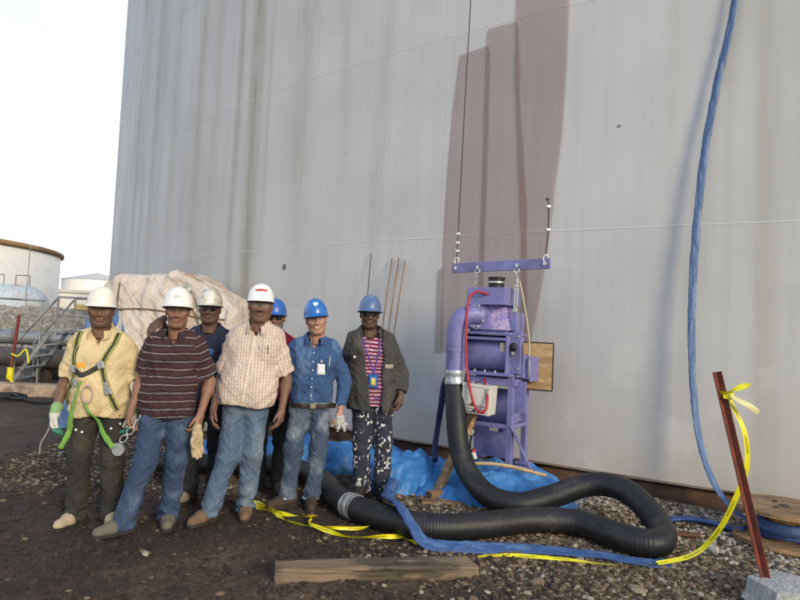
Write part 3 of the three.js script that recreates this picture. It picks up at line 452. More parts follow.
function makePerson(P) {
  const s = P.s, root = thing('person', P.label, 'person', [P.x, groundY(P.x, P.z) + (P.dy ?? 0), P.z], P.ry ?? 0);
  const cx = (y) => mix(P.hip, P.headX, (y - 0.95) / 0.68), cz = (y) => mix(0, P.headZ ?? 0.01, (y - 0.95) / 0.68), pt = (x, y, z = 0) => [x + cx(y), y * s, z + cz(y)];
  const wd = P.wide ?? 1, J = {};
  for (const [k, q] of [['R', -1], ['L', 1]]) {
    J['sh' + k] = pt(q * 0.158 * wd, 1.385, -0.012); J['el' + k] = P['el' + k]; J['wr' + k] = P['wr' + k];
    J['hip' + k] = [P.hip + q * 0.085, 0.9 * s, 0]; const an = P['an' + k]; J['an' + k] = [an[0], 0.09, an[1]];
    J['kn' + k] = P['kn' + k] ?? [mix(P.hip + q * 0.085, an[0], 0.5) + q * 0.012, 0.5 * s, mix(0, an[1], 0.5) + 0.035];
  }
  const torso = (e, b = 1) => [PR(pt(-0.083 * wd, 1.28), pt(0.083 * wd, 1.28), 0.112 * b + e, undefined, 0.08, 0, 0.92), PR(pt(-0.12 * wd, 1.392, -0.012), pt(0.12 * wd, 1.392, -0.012), 0.05 + e, undefined, 0.06), PR(pt(-0.1, 1.405, -0.015), pt(0, 1.475, -0.015), 0.04 + e, 0.05 + e, 0.05), PR(pt(0.1, 1.405, -0.015), pt(0, 1.475, -0.015), 0.04 + e, 0.05 + e, 0.05), PR(pt(-0.066 * wd, 1.1), pt(0.066 * wd, 1.1), 0.1 * (P.girth ?? 1) + e, undefined, 0.1, 0, 0.95)];
  const belly = (e) => P.belly ? [PR(pt(-0.03, 1.06, 0.03), pt(0.03, 1.06, 0.03), 0.12 * P.belly + e, undefined, 0.1)] : [];
  const pelvis = (e) => PR([P.hip - 0.07 * wd, 0.95 * s, -0.005], [P.hip + 0.07 * wd, 0.95 * s, -0.005], 0.104 * (P.girth ?? 1) + e, undefined, 0.08, 0, 0.98);
  // ---- body: one continuous surface
  const bp = [...torso(-0.016), ...belly(-0.016), pelvis(-0.016)];
  for (const k of ['R', 'L']) {
    bp.push(PR(J['sh' + k], J['el' + k], 0.05, 0.041, 0.045, 1), PR(J['el' + k], J['wr' + k], 0.042, 0.0275, 0.02, 2), PR(J['hip' + k], J['kn' + k], 0.075, 0.052, 0.05, 3), PR(J['kn' + k], J['an' + k], 0.052, 0.036, 0.02, 4));
    const m = [0, 1, 2].map((i) => mix(J['el' + k][i], J['wr' + k][i], 0.25)); bp.push(PR(m, m, 0.044, 0.044, 0.03, 2));
  }
  bp.push(PR(pt(0, 1.46, -0.015), pt(0, 1.49, -0.012), 0.05, 0.045, 0.03));
  const skin = P.skin, parts = [];
  const paint = (g, c) => setColors(g, c ?? ((x, y, z) => { const k = 1 + 0.22 * fbm(x * 14, y * 14, z * 14, 3); return skin.map((q) => q * k); }));
  parts.push(paint(netMesh(field(bp), boundsOf(bp, 0.02), 0.0105)));
  // head
  const H = new THREE.Matrix4().compose(V(...pt(0, 1.632, 0.0)).add(V(0, 0, P.headOut ?? 0.02)), new THREE.Quaternion().setFromEuler(new THREE.Euler(P.nod ?? 0, P.yaw ?? 0, P.roll ?? 0, 'YXZ')), V(1, 1, 1).multiplyScalar((P.headSize ?? 1) * 1.05));
  const hf = headField(P.face ?? {}), hg = netMesh(hf, [[-0.1, -0.2, -0.125], [0.1, 0.135, 0.13]], 0.0036);
  const hair = P.hair ?? [0.012, 0.010, 0.009];
  paint(hg, (x, y, z) => {
    const n = fbm(x * 30 + 3, y * 30, z * 30, 3); let c = skin.map((q) => q * (1 + 0.3 * n)); const ax = Math.abs(x), to = (q, t) => { c = c.map((v, k) => mix(v, q[k], clamp(t))); };
    to([skin[0] * 0.78 + 0.012, skin[1] * 0.62, skin[2] * 0.62], 1.2 * smooth(0.011, 0.006, Math.abs(y + 0.0645)) * smooth(0.027, 0.021, ax) * smooth(0.072, 0.08, z));
    if (P.moustache) to(hair, smooth(0.0075, 0.005, Math.abs(y + 0.0475 + 5 * ax * ax)) * smooth(0.03, 0.022, ax) * smooth(0.066, 0.074, z) * P.moustache); if (P.stubble) to(hair, P.stubble * smooth(-0.03, -0.06, y) * smooth(-0.02, 0.03, z) * smooth(-0.15, -0.12, y) * (Math.abs(y + 0.064) < 0.013 && ax < 0.026 ? 0 : 1) * (0.8 + n));
    if (P.teeth) to([0.5, 0.46, 0.41], smooth(0.005, 0.003, Math.abs(y + 0.064)) * smooth(0.018, 0.014, ax) * smooth(0.07, 0.076, z));
    to(hair, smooth(0.004, 0.002, Math.abs(y - 0.026 + 1.5 * Math.pow(Math.max(0, ax - 0.034), 1.3))) * smooth(0.012, 0.016, ax) * smooth(0.053, 0.047, ax) * smooth(0.06, 0.066, z) * 0.8);
    to([0.26, 0.24, 0.22], smooth(0.005, 0.0038, Math.abs(y)) * smooth(0.0115, 0.0095, Math.abs(ax - 0.031)) * smooth(0.074, 0.076, z)); to([0.01, 0.008, 0.007], smooth(0.0058, 0.0048, Math.hypot(ax - 0.031, y)) * smooth(0.074, 0.076, z));
    to(hair, smooth(0.0, 0.02, y + 0.25 * (z + 0.02) * (z > -0.02 ? -1 : 0)) * smooth(0.03, 0.015, z + 0.0) * (ax > 0.084 ? 0 : 1)); to(hair, smooth(0.035, 0.05, y + n * 0.01) * (ax > 0.084 ? 0 : 0.9));
    if (P.beard) to(P.beard, smooth(-0.035, -0.06, y - 0.012 * n) * smooth(-0.01, 0.02, z) * smooth(-0.14, -0.125, y) * (Math.abs(y + 0.064) < 0.014 && ax < 0.026 ? 0.1 : 0.85)); 
    return c;
  });
  parts.push(hg.applyMatrix4(H));
  // hands
  const gloveParts = [];
  for (const k of ['R', 'L']) { const h = P['hand' + k]; if (h === null) continue; const e = J['el' + k], w = J['wr' + k], d = h?.dir ?? [w[0] - e[0], w[1] - e[1] - 0.12, w[2] - e[2]], pr = handPrims(w, d, h?.palm ?? [k === 'R' ? 1 : -1, 0, -0.35], h?.thumb ?? [0, 0, 1], h?.curl ?? 0.42, 0, P.handSize ?? 1);
    parts.push(paint(netMesh(field(pr), boundsOf(pr, 0.012), 0.0036)));
    if (P.gloves) { const gp = handPrims(w, d, h?.palm ?? [k === 'R' ? 1 : -1, 0, -0.35], h?.thumb ?? [0, 0, 1], h?.curl ?? 0.42, 0.0042, P.handSize ?? 1); const back = [0, 1, 2].map((i) => mix(w[i], e[i], 0.22)); gp.push(PR(back, w, 0.043, 0.034, 0.02)); gloveParts.push([netMesh(field(gp), boundsOf(gp, 0.015), 0.0045), V(...w)]); }
  }
  for (const g of parts) g.deleteAttribute('uv');
  part('body', mergeGeometries(parts), new THREE.MeshPhysicalMaterial({ vertexColors: true, roughness: 0.52, specularIntensity: 0.7, bumpMap: null }), root);
  for (const [g, w] of gloveParts) part('work_glove', setColors(g, (x, y, z) => { const d = Math.hypot(x - w.x, y - w.y, z - w.z), below = w.y - y; const n = fbm(x * 40, y * 40, z * 40, 2) * 0.3; return below > 0.095 + n * 0.02 ? [0.05, 0.22 * (1 + n), 0.15] : below < -0.01 ? [0.22 * (1 + n), 0.36 * (1 + n), 0.16] : [0.52 * (1 + n), 0.52 * (1 + n), 0.46 * (1 + n)]; }), std(0xffffff, 0.9, { vertexColors: true }), root);

  // ---- trousers
  const tr = P.trousers, e1 = tr.loose ?? 0.02, tp = [pelvis(0.008)];
  for (const k of ['R', 'L']) tp.push(PR(J['hip' + k], J['kn' + k], 0.072 + e1 * 0.9, 0.056 + e1 * 0.9, 0.05, k === 'R' ? 1 : 2), PR(J['kn' + k], [J['an' + k][0], 0.03, J['an' + k][2]], 0.056 + e1 * 0.9, 0.044 + e1, 0.03, k === 'R' ? 3 : 4));
  const tf0 = field(tp), top = tr.top ?? P.clothes[0].hem * s + 0.05, hemT = tr.hem ?? 0.035;
  const tf = (x, y, z) => {
    const d0 = tf0(x, y, z); let d = d0;
    if (Math.abs(d) < 0.035) { const low = smooth(0.34, 0.06, y), kn = Math.exp(-Math.pow((y - 0.5) / 0.13, 2)), cr = Math.exp(-Math.pow((y - 0.82) / 0.1, 2)); const w = y + 0.35 * Math.abs(x - P.hip) + 0.03 * N3(x * 9 + s, y * 9, z * 9);
      const w2 = y - 0.6 * x + 0.5 * z; d -= (0.003 + 0.013 * low + 0.004 * kn + 0.008 * cr) * (1 - 3.2 * Math.abs(N3(x * 6 + P.seed, w * (11 + 6 * low), z * 6))) + 0.006 * (0.7 - 2.4 * Math.abs(N3(x * 5, w2 * 7 + P.seed, z * 5))) + 0.007 * N3(x * 6, y * 2.2 + P.seed, z * 6) + 0.002 * N3(x * 40, y * 40, z * 40); }
    d = Math.max(d, y - top); d = Math.max(d, hemT + 0.008 * N3(x * 9, P.seed, z * 9) - y); d = Math.max(d, -Math.max(d0 + 0.02, y - hemT - 0.07)); return d;
  };
  tf.boneAt = tf0.boneAt; const tm = part('trousers', clothUV(netMesh(tf, boundsOf(tp, 0.05), 0.0088), tf0), tr.mat, root);
  // boots
  for (const k of ['R', 'L']) {
    const b = new THREE.Group(); b.name = 'boot'; b.position.set(J['an' + k][0], 0, J['an' + k][2]); b.scale.setScalar(1.13); b.rotation.y = P['toe' + k] ?? (k === 'R' ? -0.3 : 0.3); root.add(b);
    const fp = [PR([0, 0.052, -0.045], [0, 0.045, 0.07], 0.041, 0.043, 0.03), PR([0, 0.045, 0.07], [-0.004, 0.036, 0.15], 0.044, 0.034, 0.02), PR([0, 0.06, -0.03], [0, 0.15, -0.035], 0.046, 0.05, 0.04)], ff = field(fp);
    part('upper', netMesh((x, y, z) => { let d = ff(x, y, z) - 0.0025 * N3(x * 40, y * 50, z * 40); const lace = Math.abs(x) < 0.022 && z > -0.01 && z < 0.08 ? 0.0025 * Math.sin(z * 480) : 0; d -= lace; return Math.max(d, 0.02 - y); }, boundsOf(fp, 0.012), 0.0058), P.bootMat, b);
    part('sole', netMesh((x, y, z) => Math.max(ff(x, Math.max(0.045, y), z) - 0.005, Math.abs(y - 0.013) - 0.013), boundsOf(fp, 0.02), 0.0058), soleMat, b);
  }
  // ---- shirt
  function garment(o) {
    const e = o.loose ?? 0.02, sp = [...torso(e), ...belly(e * 0.8)], hem = o.hem * s; sp.push(PR([mix(P.hip, cx(1), 0.5) - 0.066 * wd, hem + 0.02, 0.002 + (P.belly ? 0.03 : 0)], [mix(P.hip, cx(1), 0.5) + 0.066 * wd, hem + 0.02, 0.002 + (P.belly ? 0.03 : 0)], 0.102 * (P.girth ?? 1) + e + (o.flare ?? 0.006), undefined, 0.12, 0, 0.95));
    const open = []; if (o.hem < 0.9) sp.push(PR([cx(0.97) - 0.066 * wd, 0.97 * s, 0.002 + (P.belly ? 0.03 : 0)], [cx(0.97) + 0.066 * wd, 0.97 * s, 0.002 + (P.belly ? 0.03 : 0)], 0.098 * (P.girth ?? 1) + e + (o.flare ?? 0.006) * 0.5, undefined, 0.12, 0, 0.95));
    for (const [k, b] of [['R', 1], ['L', 2]]) {
      const S = J['sh' + k], E = J['el' + k], W = J['wr' + k], r = o.sleeveR ?? 1;
      if (o.sleeve === 0) { continue; }
      if (o.sleeve < 1) { const c = [0, 1, 2].map((i) => mix(S[i], E[i], o.sleeve)), L = Math.hypot(E[0] - S[0], E[1] - S[1], E[2] - S[2]), d = [0, 1, 2].map((i) => (E[i] - S[i]) / L); sp.push(PR(S, [0, 1, 2].map((i) => mix(S[i], E[i], o.sleeve + 0.25)), 0.058 * r, 0.07 * r, 0.05, b, 1, { p: c, d })); open.push([c, 0.1]); }
      else { const wr = o.cuff ?? 0.92, c = [0, 1, 2].map((i) => mix(E[i], W[i], wr)), L = Math.hypot(W[0] - E[0], W[1] - E[1], W[2] - E[2]), d = [0, 1, 2].map((i) => (W[i] - E[i]) / L); sp.push(PR(S, E, 0.06 * r, 0.054 * r, 0.05, b), PR(E, [0, 1, 2].map((i) => mix(E[i], W[i], wr + 0.2)), 0.055 * r, 0.043 * r, 0.03, b + 2, 1, { p: c, d })); open.push([c, 0.06]); }
    }
    const f0 = field(sp), nb = pt(0, 1.46, 0.0), amp = o.fold ?? 1;
    const f = (x, y, z) => {
      const d0 = f0(x, y, z); let d = d0;
      if (Math.abs(d) < 0.04) { const sl = Math.abs(x - cx(y / s)) > 0.19 ? 1 : 0, w = y - 0.5 * Math.abs(x - cx(y / s)); const disp = amp * (0.010 * (0.6 - 2.2 * Math.abs(N3(x * 8 + P.seed * 2, w * 3.4, z * 6))) + 0.007 * (0.6 - 2.4 * Math.abs(N3(x * 7 - y * 6, w * 7 + P.seed, z * 7))) + (sl ? 0.007 * (0.6 - 2.2 * Math.abs(N3(x * 7, y * 15, z * 7 + P.seed))) : 0.004 * N3(x * 5, w * 15 + P.seed, z * 5)) + 0.0015 * N3(x * 44, y * 44, z * 44)); d -= Math.max(disp, -0.005); }
      if (d > 0.05) return d;
      d = Math.max(d, hem + 0.012 * Math.sin((x - P.hip) * 14 + P.seed) + 0.006 * N3(x * 14, P.seed, z * 10) - y);
      d = smax(d, -(Math.hypot(x - nb[0], (z - nb[2] - 0.01) * 0.9, Math.max(0, nb[1] + 0.01 - y)) - (o.neck ?? 0.068)), 0.008);
      if (o.vee) { const yy = nb[1] - y, ax = Math.abs(x - nb[0]); if (z > nb[2]) d = Math.max(d, -Math.max(ax - Math.max(0, (o.vee - yy) * (o.veeW ?? 0.5)), yy - o.vee)); }
      if (o.front && z > 0) { const w = o.front(y / s); if (w > 0) d = Math.max(d, w - Math.abs(x - cx(y / s) - (o.frontX ?? 0) - 0.006 * Math.sin(y * 23 + P.seed))); }
      for (const [c, r] of open) d = Math.max(d, -Math.max(d0 + 0.016, Math.hypot(x - c[0], y - c[1], z - c[2]) - r)); d = Math.max(d, -Math.max(d0 + 0.018, y - hem - 0.05)); return d;
    };
    f.boneAt = f0.boneAt; const m = part(o.name, clothUV(netMesh(f, boundsOf(sp, 0.04), 0.0088), f0), o.mat, root); m.userData.f = f; return [m, f, nb];
  }
  const fields = {}; for (const o of P.clothes) { const [m, f, nb] = garment(o); fields[o.name] = f; delete m.userData.f;
    if (o.collar) { // folded collar: stands up round the neck and turns down outside
      const R = 0.07 + (o.collarR ?? 0), gap = o.collar; part('collar', grid(40, 6, (u, v) => { const a = mix(gap, 2 * Math.PI - gap, u), k = [[0.0, -0.02], [0.004, 0.022], [0.010, 0.032], [0.018, 0.028], [0.026, 0.005], [0.034, -0.02], [0.03, -0.022]][Math.round(v * 6)], fr = Math.pow(Math.max(0, Math.cos(a)), 3), r = R + k[0] * (1 + fr * 0.6) + 0.003 * N3(a * 3, v * 4, P.seed); return [nb[0] + Math.sin(a) * r * 1.02, nb[1] + 0.018 + k[1] * (1 + (v > 0.7 ? fr * 0.9 : 0)) - 0.035 * (1 + Math.cos(a)) / 2, nb[2] + Math.cos(a) * r + 0.0 + 0.02 * fr, a * 0.1, k[1]]; }), o.collarMat ?? o.mat, m); }
    o.extra?.(m, f, { pt, cx, s, J, nb });
  }
  // ---- hard hat, glasses
  const hat = new THREE.Group(); hat.name = 'hard_hat'; const rim = V(0, 0.037, 0.006).applyMatrix4(H); hat.position.copy(rim); hat.quaternion.setFromRotationMatrix(new THREE.Matrix4().extractRotation(H)); hat.rotateX(P.hatTilt ?? -0.06); hat.rotateZ(P.hatRoll ?? 0); root.add(hat);
  hat.scale.setScalar(1.05); part('shell', hatGeo(P.hat), P.hatMat, hat); P.hatExtra?.(hat);
  if (P.glasses) {
    const gl = new THREE.Group(); gl.name = P.glasses === 'dark' ? 'sunglasses' : 'safety_glasses'; gl.matrixAutoUpdate = true; gl.position.setFromMatrixPosition(H); gl.quaternion.setFromRotationMatrix(new THREE.Matrix4().extractRotation(H)); gl.scale.setScalar((P.headSize ?? 1) * 1.05); root.add(gl);
    for (const q of [-1, 1]) { const lens = (o) => grid(10, 6, (u, v) => { const a = mix(0.006, 0.062, u), t = Math.max(0, (u - 0.5) * 2), yy = mix(-0.019 + 0.007 * t * t - 0.004 * (1 - u), 0.017 - 0.003 * t * t, v); return [q * a, yy + 0.002, 0.106 - 7.6 * a * a + o]; }); part('lens', P.glasses === 'dark' ? [lens(0), lens(-0.0022)] : lens(0), P.glasses === 'dark' ? lensDark : lensClear, gl); part('temple', bar([q * 0.06, 0.014, 0.073], [q * 0.081, 0.008, -0.03], 0.003, 6), frameDark, gl); }
    part('bridge', tube([[-0.06, 0.02, 0.08], [-0.03, 0.02, 0.1], [0, 0.018, 0.108], [0.03, 0.02, 0.1], [0.06, 0.02, 0.08]], 0.0026, 24, 6), P.glasses === 'dark' ? frameDark : std(0x55504a, 0.4), gl);
  }
  P.extra?.(root, { fields, tf, pt, cx, s, J, tm, H });
  return { root, fields, tf, pt, cx, s, J };
}
// ---------------------------------------------------------------- cloth
const weave = texture(128, 128, (u, v, i, j) => 0.5 + 0.25 * Math.sin((i + j) * 1.57) + 0.25 * (hash2(i, j, 4) - 0.5), { srgb: false, size: [0.05, 0.05] });
// soft creases of worn cloth as relief
const crease = texture(400, 400, (u, v, i, j) => { const w = tfbm(u, v, 4, 4, 3, 301) * 0.35, r1 = 1 - Math.abs(tfbm(u + w * 0.3, v + u * 1, 5, 9, 3, 302) - 0.5) * 4, r2 = 1 - Math.abs(tfbm(u, v - u * 1 + w * 0.3, 4, 11, 3, 309) - 0.5) * 4, r3 = 1 - Math.abs(tfbm(u, v + w * 0.2, 7, 6, 3, 317) - 0.5) * 4; return clamp(0.3 * Math.max(0, r1) ** 1.5 + 0.3 * Math.max(0, r2) ** 1.5 + 0.25 * Math.max(0, r3) + 0.06 * hash2(i >> 1, j >> 1, 4)); }, { srgb: false, size: [0.55, 0.55] });
const cloth = (fn, size, o = {}) => new THREE.MeshPhysicalMaterial({ map: texture(o.n ?? 400, o.n ?? 400, fn, { size: [size, o.sizeV ?? size] }), roughness: 0.92, sheen: 0.25, sheenRoughness: 0.6, bumpMap: crease, bumpScale: o.crease ?? 0.016, side: THREE.DoubleSide });
const denim = (c, fade, dirt, seed, { splat = 0, splatC = [205, 205, 200], size = 0.7 } = {}) => cloth((u, v, i, j) => { const a = tfbm(u, v, 5, 4, 4, seed), b = tfbm(u, v, 60, 12, 2, seed + 9), tw = ((i + j) % 4 < 2 ? 6 : -6) + (hash2(i, j, seed) - 0.5) * 22, f = smooth(0.42, 0.78, a) * 0.75 + (b - 0.5) * 0.4; let q = c.map((x, k) => mix(x, fade[k], clamp(f)) + tw * 0.55); const d = smooth(0.55, 0.85, tfbm(u, v, 4, 6, 4, seed + 40)); q = q.map((x, k) => mix(x, dirt[k], d * 0.7)); if (splat) { const sp = tfbm(u, v, 22, 18, 4, seed + 70), sp2 = tfbm(u, v, 5, 4, 3, seed + 90); if (sp + (sp2 - 0.5) * 0.5 > 1 - splat) q = splatC.map((x) => x + tw); } return q; }, size);
const mats = {
  yellowPolo: cloth((u, v, i, j) => { const a = tfbm(u, v, 4, 4, 5, 2), k = 1 + (a - 0.5) * 0.14 + (hash2(i, j, 2) - 0.5) * 0.07, st = smooth(0.66, 0.8, tfbm(u, v, 5, 5, 4, 77)); return [mix(206, 184, st) * k, mix(186, 154, st) * k, mix(144, 108, st) * k]; }, 0.6, { crease: 0.009 }),
  stripes: cloth((u, v, i, j) => { const p = (v * 4) % 1, k = 1 + (tfbm(u, v, 6, 6, 4, 5) - 0.5) * 0.4 + (hash2(i, j, 3) - 0.5) * 0.25; const w = Math.floor(v * 4); let c = [54, 36, 38]; if (p < 0.13) c = w % 2 ? [122, 116, 122] : [140, 122, 116]; else if (p < 0.25) c = [34, 26, 30]; else if (p > 0.5 && p < 0.62) c = [78, 40, 44]; return c.map((x) => x * k); }, 0.6, { sizeV: 0.235 }),
  check: cloth((u, v, i, j) => { const fu = (u * 24) % 1, fv = (v * 20) % 1, k = 1 + (tfbm(u, v, 5, 5, 4, 6) - 0.5) * 0.1 + (hash2(i, j, 5) - 0.5) * 0.08; let c = [206, 194, 180]; if (fu < 0.22) c = [170, 132, 122]; else if (fu > 0.5 && fu < 0.62) c = [186, 164, 148]; if (fv < 0.14) c = c.map((x, q) => x * [0.93, 0.89, 0.87][q]); return c.map((x) => x * k); }, 0.56, { n: 560, crease: 0.010 }),
  denimShirt: denim([52, 82, 124], [92, 122, 158], [46, 70, 104], 12, { size: 0.8 }),
  greyJacket: denim([62, 62, 60], [88, 86, 82], [54, 48, 42], 15),
  pinkStripe: cloth((u, v, i, j) => { const p = (v * 6) % 1, w = Math.floor(v * 6), k = 1 + (tfbm(u, v, 12, 12, 3, 7) - 0.5) * 0.5; let c = [140, 44, 62]; if (p < 0.34) c = w % 2 ? [206, 172, 178] : [196, 182, 190]; else if (p > 0.7) c = [92, 44, 84]; if (vn(u * 9, v * 7, 9, 7, 8) > 0.66) c = c.map((x, q) => mix(x, [90, 56, 120][q], 0.6)); return c.map((x) => x * k); }, 0.4, { sizeV: 0.2 }),
  navy: denim([34, 38, 58], [52, 56, 78], [38, 34, 36], 21),
  red: cloth((u, v, i, j) => { const k = 1 + (tfbm(u, v, 6, 6, 4, 9) - 0.5) * 0.3; return [176 * k, 36 * k, 62 * k]; }, 0.6, { n: 128 }),
  darkJeans: denim([44, 43, 40], [66, 64, 58], [72, 62, 50], 23),
  blueJeans: denim([50, 66, 94], [96, 110, 130], [66, 76, 90], 25),
  paleJeans: denim([80, 98, 120], [122, 137, 151], [94, 103, 111], 27),
  fadedJeans: denim([60, 74, 94], [134, 145, 154], [64, 72, 82], 29),
  paintJeans: denim([40, 44, 58], [58, 62, 76], [36, 36, 42], 33, { splat: 0.362, size: 0.42 }),
  blackJeans: denim([30, 31, 34], [44, 44, 46], [40, 36, 32], 36),
  brownBelt: std(0x2c2019, 0.55), black: std(0x17171a, 0.6), steel: std(0xb6b8ba, 0.32, { metalness: 0.85 }), white: std(0xd9d9d4, 0.5),
};
const boot = (c, p, seed) => worn(c, p, 0.5, { rough: 0.85, seed, size: 0.2, bump: 0.002, fine: 0.25 });
const hatMat = (c, p, amount, seed, rough = 0.38) => new THREE.MeshPhysicalMaterial({ map: worn(c, p, amount, { seed, size: 1, fu: 6, fv: 5, fine: 0.025 }).map, roughness: rough, clearcoat: 0.25, clearcoatRoughness: 0.3, side: THREE.DoubleSide });
const emblem = (hat, geo, mat) => part('emblem', geo, mat, hat);
// a plate that follows the front of a hat: x and y in metres from the middle of the rim
function hatPlate(x0, x1, y0, y1, o = {}) { const a = 0.099, b = 0.126, h = 0.14; return grid(12, 6, (u, v) => { const x = mix(x0, x1, u), y = mix(y0, y1, v), yn = y / h, r = Math.pow(Math.sin(Math.acos(Math.pow(clamp(yn), 1 / 0.95))), 0.88), q = clamp(x / (a * r), -1, 1); return [x, y, b * r * Math.sqrt(1 - q * q) + 0.0052, u, v]; }); }
const shirtFront = (mat, y0, y1, { pockets = [], buttons = 6, hemless } = {}) => (m, f, { pt, s }) => {
  const p0 = pt(0, y1), p1 = pt(0, y0); part('placket', strip(f, [[p0[0], p0[1]], [(p0[0] + p1[0]) / 2, (p0[1] + p1[1]) / 2], [p1[0], p1[1]]], 0.03, 0.0015, 0.002, 0.012, 0.03), mat, m);
  for (let k = 0; k < buttons; k++) { const q = pt(0, mix(y1, y0, (k + 0.5) / buttons)), z = hitZ(f, q[0], q[1]); if (z !== null) part('button', cyl(0.006, 0.006, 0.003, 10, [q[0], q[1], z + 0.005], [HX, 0, 0]), mats.white, m); }
  for (const [x, y] of pockets) { const q = pt(x, y); part('pocket', patch(f, q[0] - 0.055, q[0] + 0.055, q[1] - 0.065, q[1] + 0.055, 0.004), mat, m); part('pocket_flap', patch(f, q[0] - 0.058, q[0] + 0.058, q[1] + 0.03, q[1] + 0.065, 0.008, 10, 4), mat, m); }
};

const skins = { dark: [0.172, 0.094, 0.062], deep: [0.116, 0.066, 0.046], brown: [0.25, 0.128, 0.082], light: [0.40, 0.222, 0.152] };
// man in the yellow shirt and harness
makePerson({
  label: 'man in yellow polo shirt and green safety harness wearing white hard hat', x: -2.22, z: -4.78, ry: 0.12, seed: 1.3, s: 0.985, hip: -0.035, headX: -0.06, wide: 1.03, yaw: 0.22, stubble: 0.25, skin: skins.dark, face: { w: 1.03, jaw: 1.08, nose: 1.15, neck: 1.08 },
  elR: [-0.325, 1.03, -0.06], wrR: [-0.335, 0.82, 0.05], elL: [0.235, 1.04, -0.08], wrL: [0.225, 0.83, 0.02], anR: [-0.145, 0.03], anL: [0.115, 0.02], gloves: true, handR: { curl: 0.5 }, handL: { curl: 0.45 },
  trousers: { mat: mats.darkJeans, loose: 0.026 }, bootMat: boot([150, 134, 110], [104, 90, 72], 3),
  clothes: [{ name: 'polo_shirt', mat: mats.yellowPolo, hem: 0.815, sleeve: 0.78, sleeveR: 1.15, loose: 0.02, vee: 0.1, veeW: 0.42, collar: 0.5 }],
  hatMat: hatMat([226, 222, 208], [216, 210, 194], 0.25, 3), hat: { peak: 0.018, brim: 0.014 },
  extra(root, { fields, tf }) {
    const f = fields.polo_shirt, both = (x, y, z) => Math.min(f(x, y, z), tf(x, y, z)), h = new THREE.Group(); h.name = 'safety_harness'; root.add(h);
    const web = new THREE.MeshStandardMaterial({ roughness: 0.85, map: texture(64, 16, (u, v, i, j) => { const k = 1 + (hash2(i, j, 1) - 0.5) * 0.3, e = u < 0.3 || u > 0.7; return (Math.abs(u - 0.5) < 0.07 ? [60, 58, 40] : e ? [70, 76, 48] : [164, 168, 92]).map((x) => x * k); }, { size: [1, 0.05] }) });
    const green = std(0x6d9a45, 0.85), dk = std(0x2b2c28, 0.7);
    const S = (pts, w, mat, name = 'strap', off = 0.004) => part(name, strip(f, pts, w, off, 0.003), mat, h);
    S([[-0.19, 1.44], [-0.2, 1.36], [-0.205, 1.25], [-0.2, 1.17]], 0.045, web); S([[0.085, 1.44], [0.07, 1.37], [0.03, 1.28], [-0.005, 1.2]], 0.045, web);
    S([[-0.2, 1.17], [-0.215, 1.08], [-0.255, 0.94], [-0.25, 0.86]], 0.042, web); S([[-0.005, 1.2], [0.02, 1.12], [0.07, 1.0], [0.125, 0.87]], 0.045, web);
    S([[-0.2, 1.17], [-0.14, 1.12], [-0.08, 1.15], [-0.005, 1.2]], 0.036, dk, 'chest_strap', 0.009);
    const at = (x, y, o = 0.016) => [x, y, (hitZ(both, x, y) ?? 0.12) + o];
    for (const [x, y] of [[-0.2, 1.165], [-0.005, 1.2], [0.065, 1.01]]) part('buckle', rbox(0.05, 0.055, 0.014, 0.004, at(x, y), [0, 0, 0.3]), mats.steel, h);
    for (const [a, b] of [[[-0.145, 1.13], [-0.2, 1.0]], [[0.0, 1.18], [0.1, 0.92]]]) part('adjuster', rbox(0.03, 0.06, 0.012, 0.004, at((a[0] + b[0]) / 2, (a[1] + b[1]) / 2, 0.02)), mats.steel, h);
    part('ring', new THREE.TorusGeometry(0.05, 0.008, 8, 30).scale(0.75, 1.25, 1).translate(...at(-0.075, 0.985, 0.02)), std(0xb59a8c, 0.5), h);
    const lan = (pts, name) => { const P3 = pts.map(([x, y, o]) => at(x, y, o)); for (let i = P3.length - 2; i >= 0; i--) if (P3[i + 1][1] < 0.7) P3[i + 1][2] = Math.max(P3[i + 1][2], P3[i][2] - 0.03); part(name, sweep(P3, 120, 8, (v, a, l) => { const k = v < 0.18 ? 0.5 : 1, r = Math.sin(l * 240) * 0.06 * k + Math.sin(l * 77) * 0.1 + 0.12 * N3(l * 60, a, 1), q = l * 5; const x = Math.cos(a) * 0.021 * (k + r), y = Math.sin(a) * 0.009 * (1 + r); return [x * Math.cos(q) - y * Math.sin(q), x * Math.sin(q) + y * Math.cos(q)]; }), green, h); return P3; };
    lan([[-0.13, 1.08, 0.025], [-0.165, 0.93, 0.025], [-0.185, 0.8, 0.04], [-0.2, 0.7, 0.045], [-0.235, 0.585, 0.05]], 'lanyard');
    const e = lan([[-0.09, 0.93, 0.03], [-0.055, 0.86, 0.03], [0.0, 0.78, 0.045], [0.05, 0.7, 0.045], [0.13, 0.6, 0.05]], 'lanyard');
    part('snap_hook', [cyl(0.048, 0.048, 0.018, 24, [0.165, 0.585, 0.15], [HX, 0, 0.25]), bar([0.13, 0.6, 0.15], [0.15, 0.62, 0.15], 0.012)], std(0xb9bcba, 0.35, { metalness: 0.5 }), h);
    for (const [x, y] of [[-0.155, 0.715], [-0.11, 0.70], [0.14, 0.76], [0.09, 0.73], [0.03, 0.71]]) { const z = hitZ(tf, x, y); if (z !== null) part('rivet', cyl(0.009, 0.009, 0.005, 12, [x, y, z + 0.002], [HX, 0, 0]), mats.white, root.children.find((c) => c.name === 'trousers')); }
    part('embroidery', patch(f, -0.19, -0.11, 1.17, 1.215, 0.0025, 8, 5), std(0xd9a23a, 0.9), root.children.find((c) => c.name === 'polo_shirt'));
  },
});
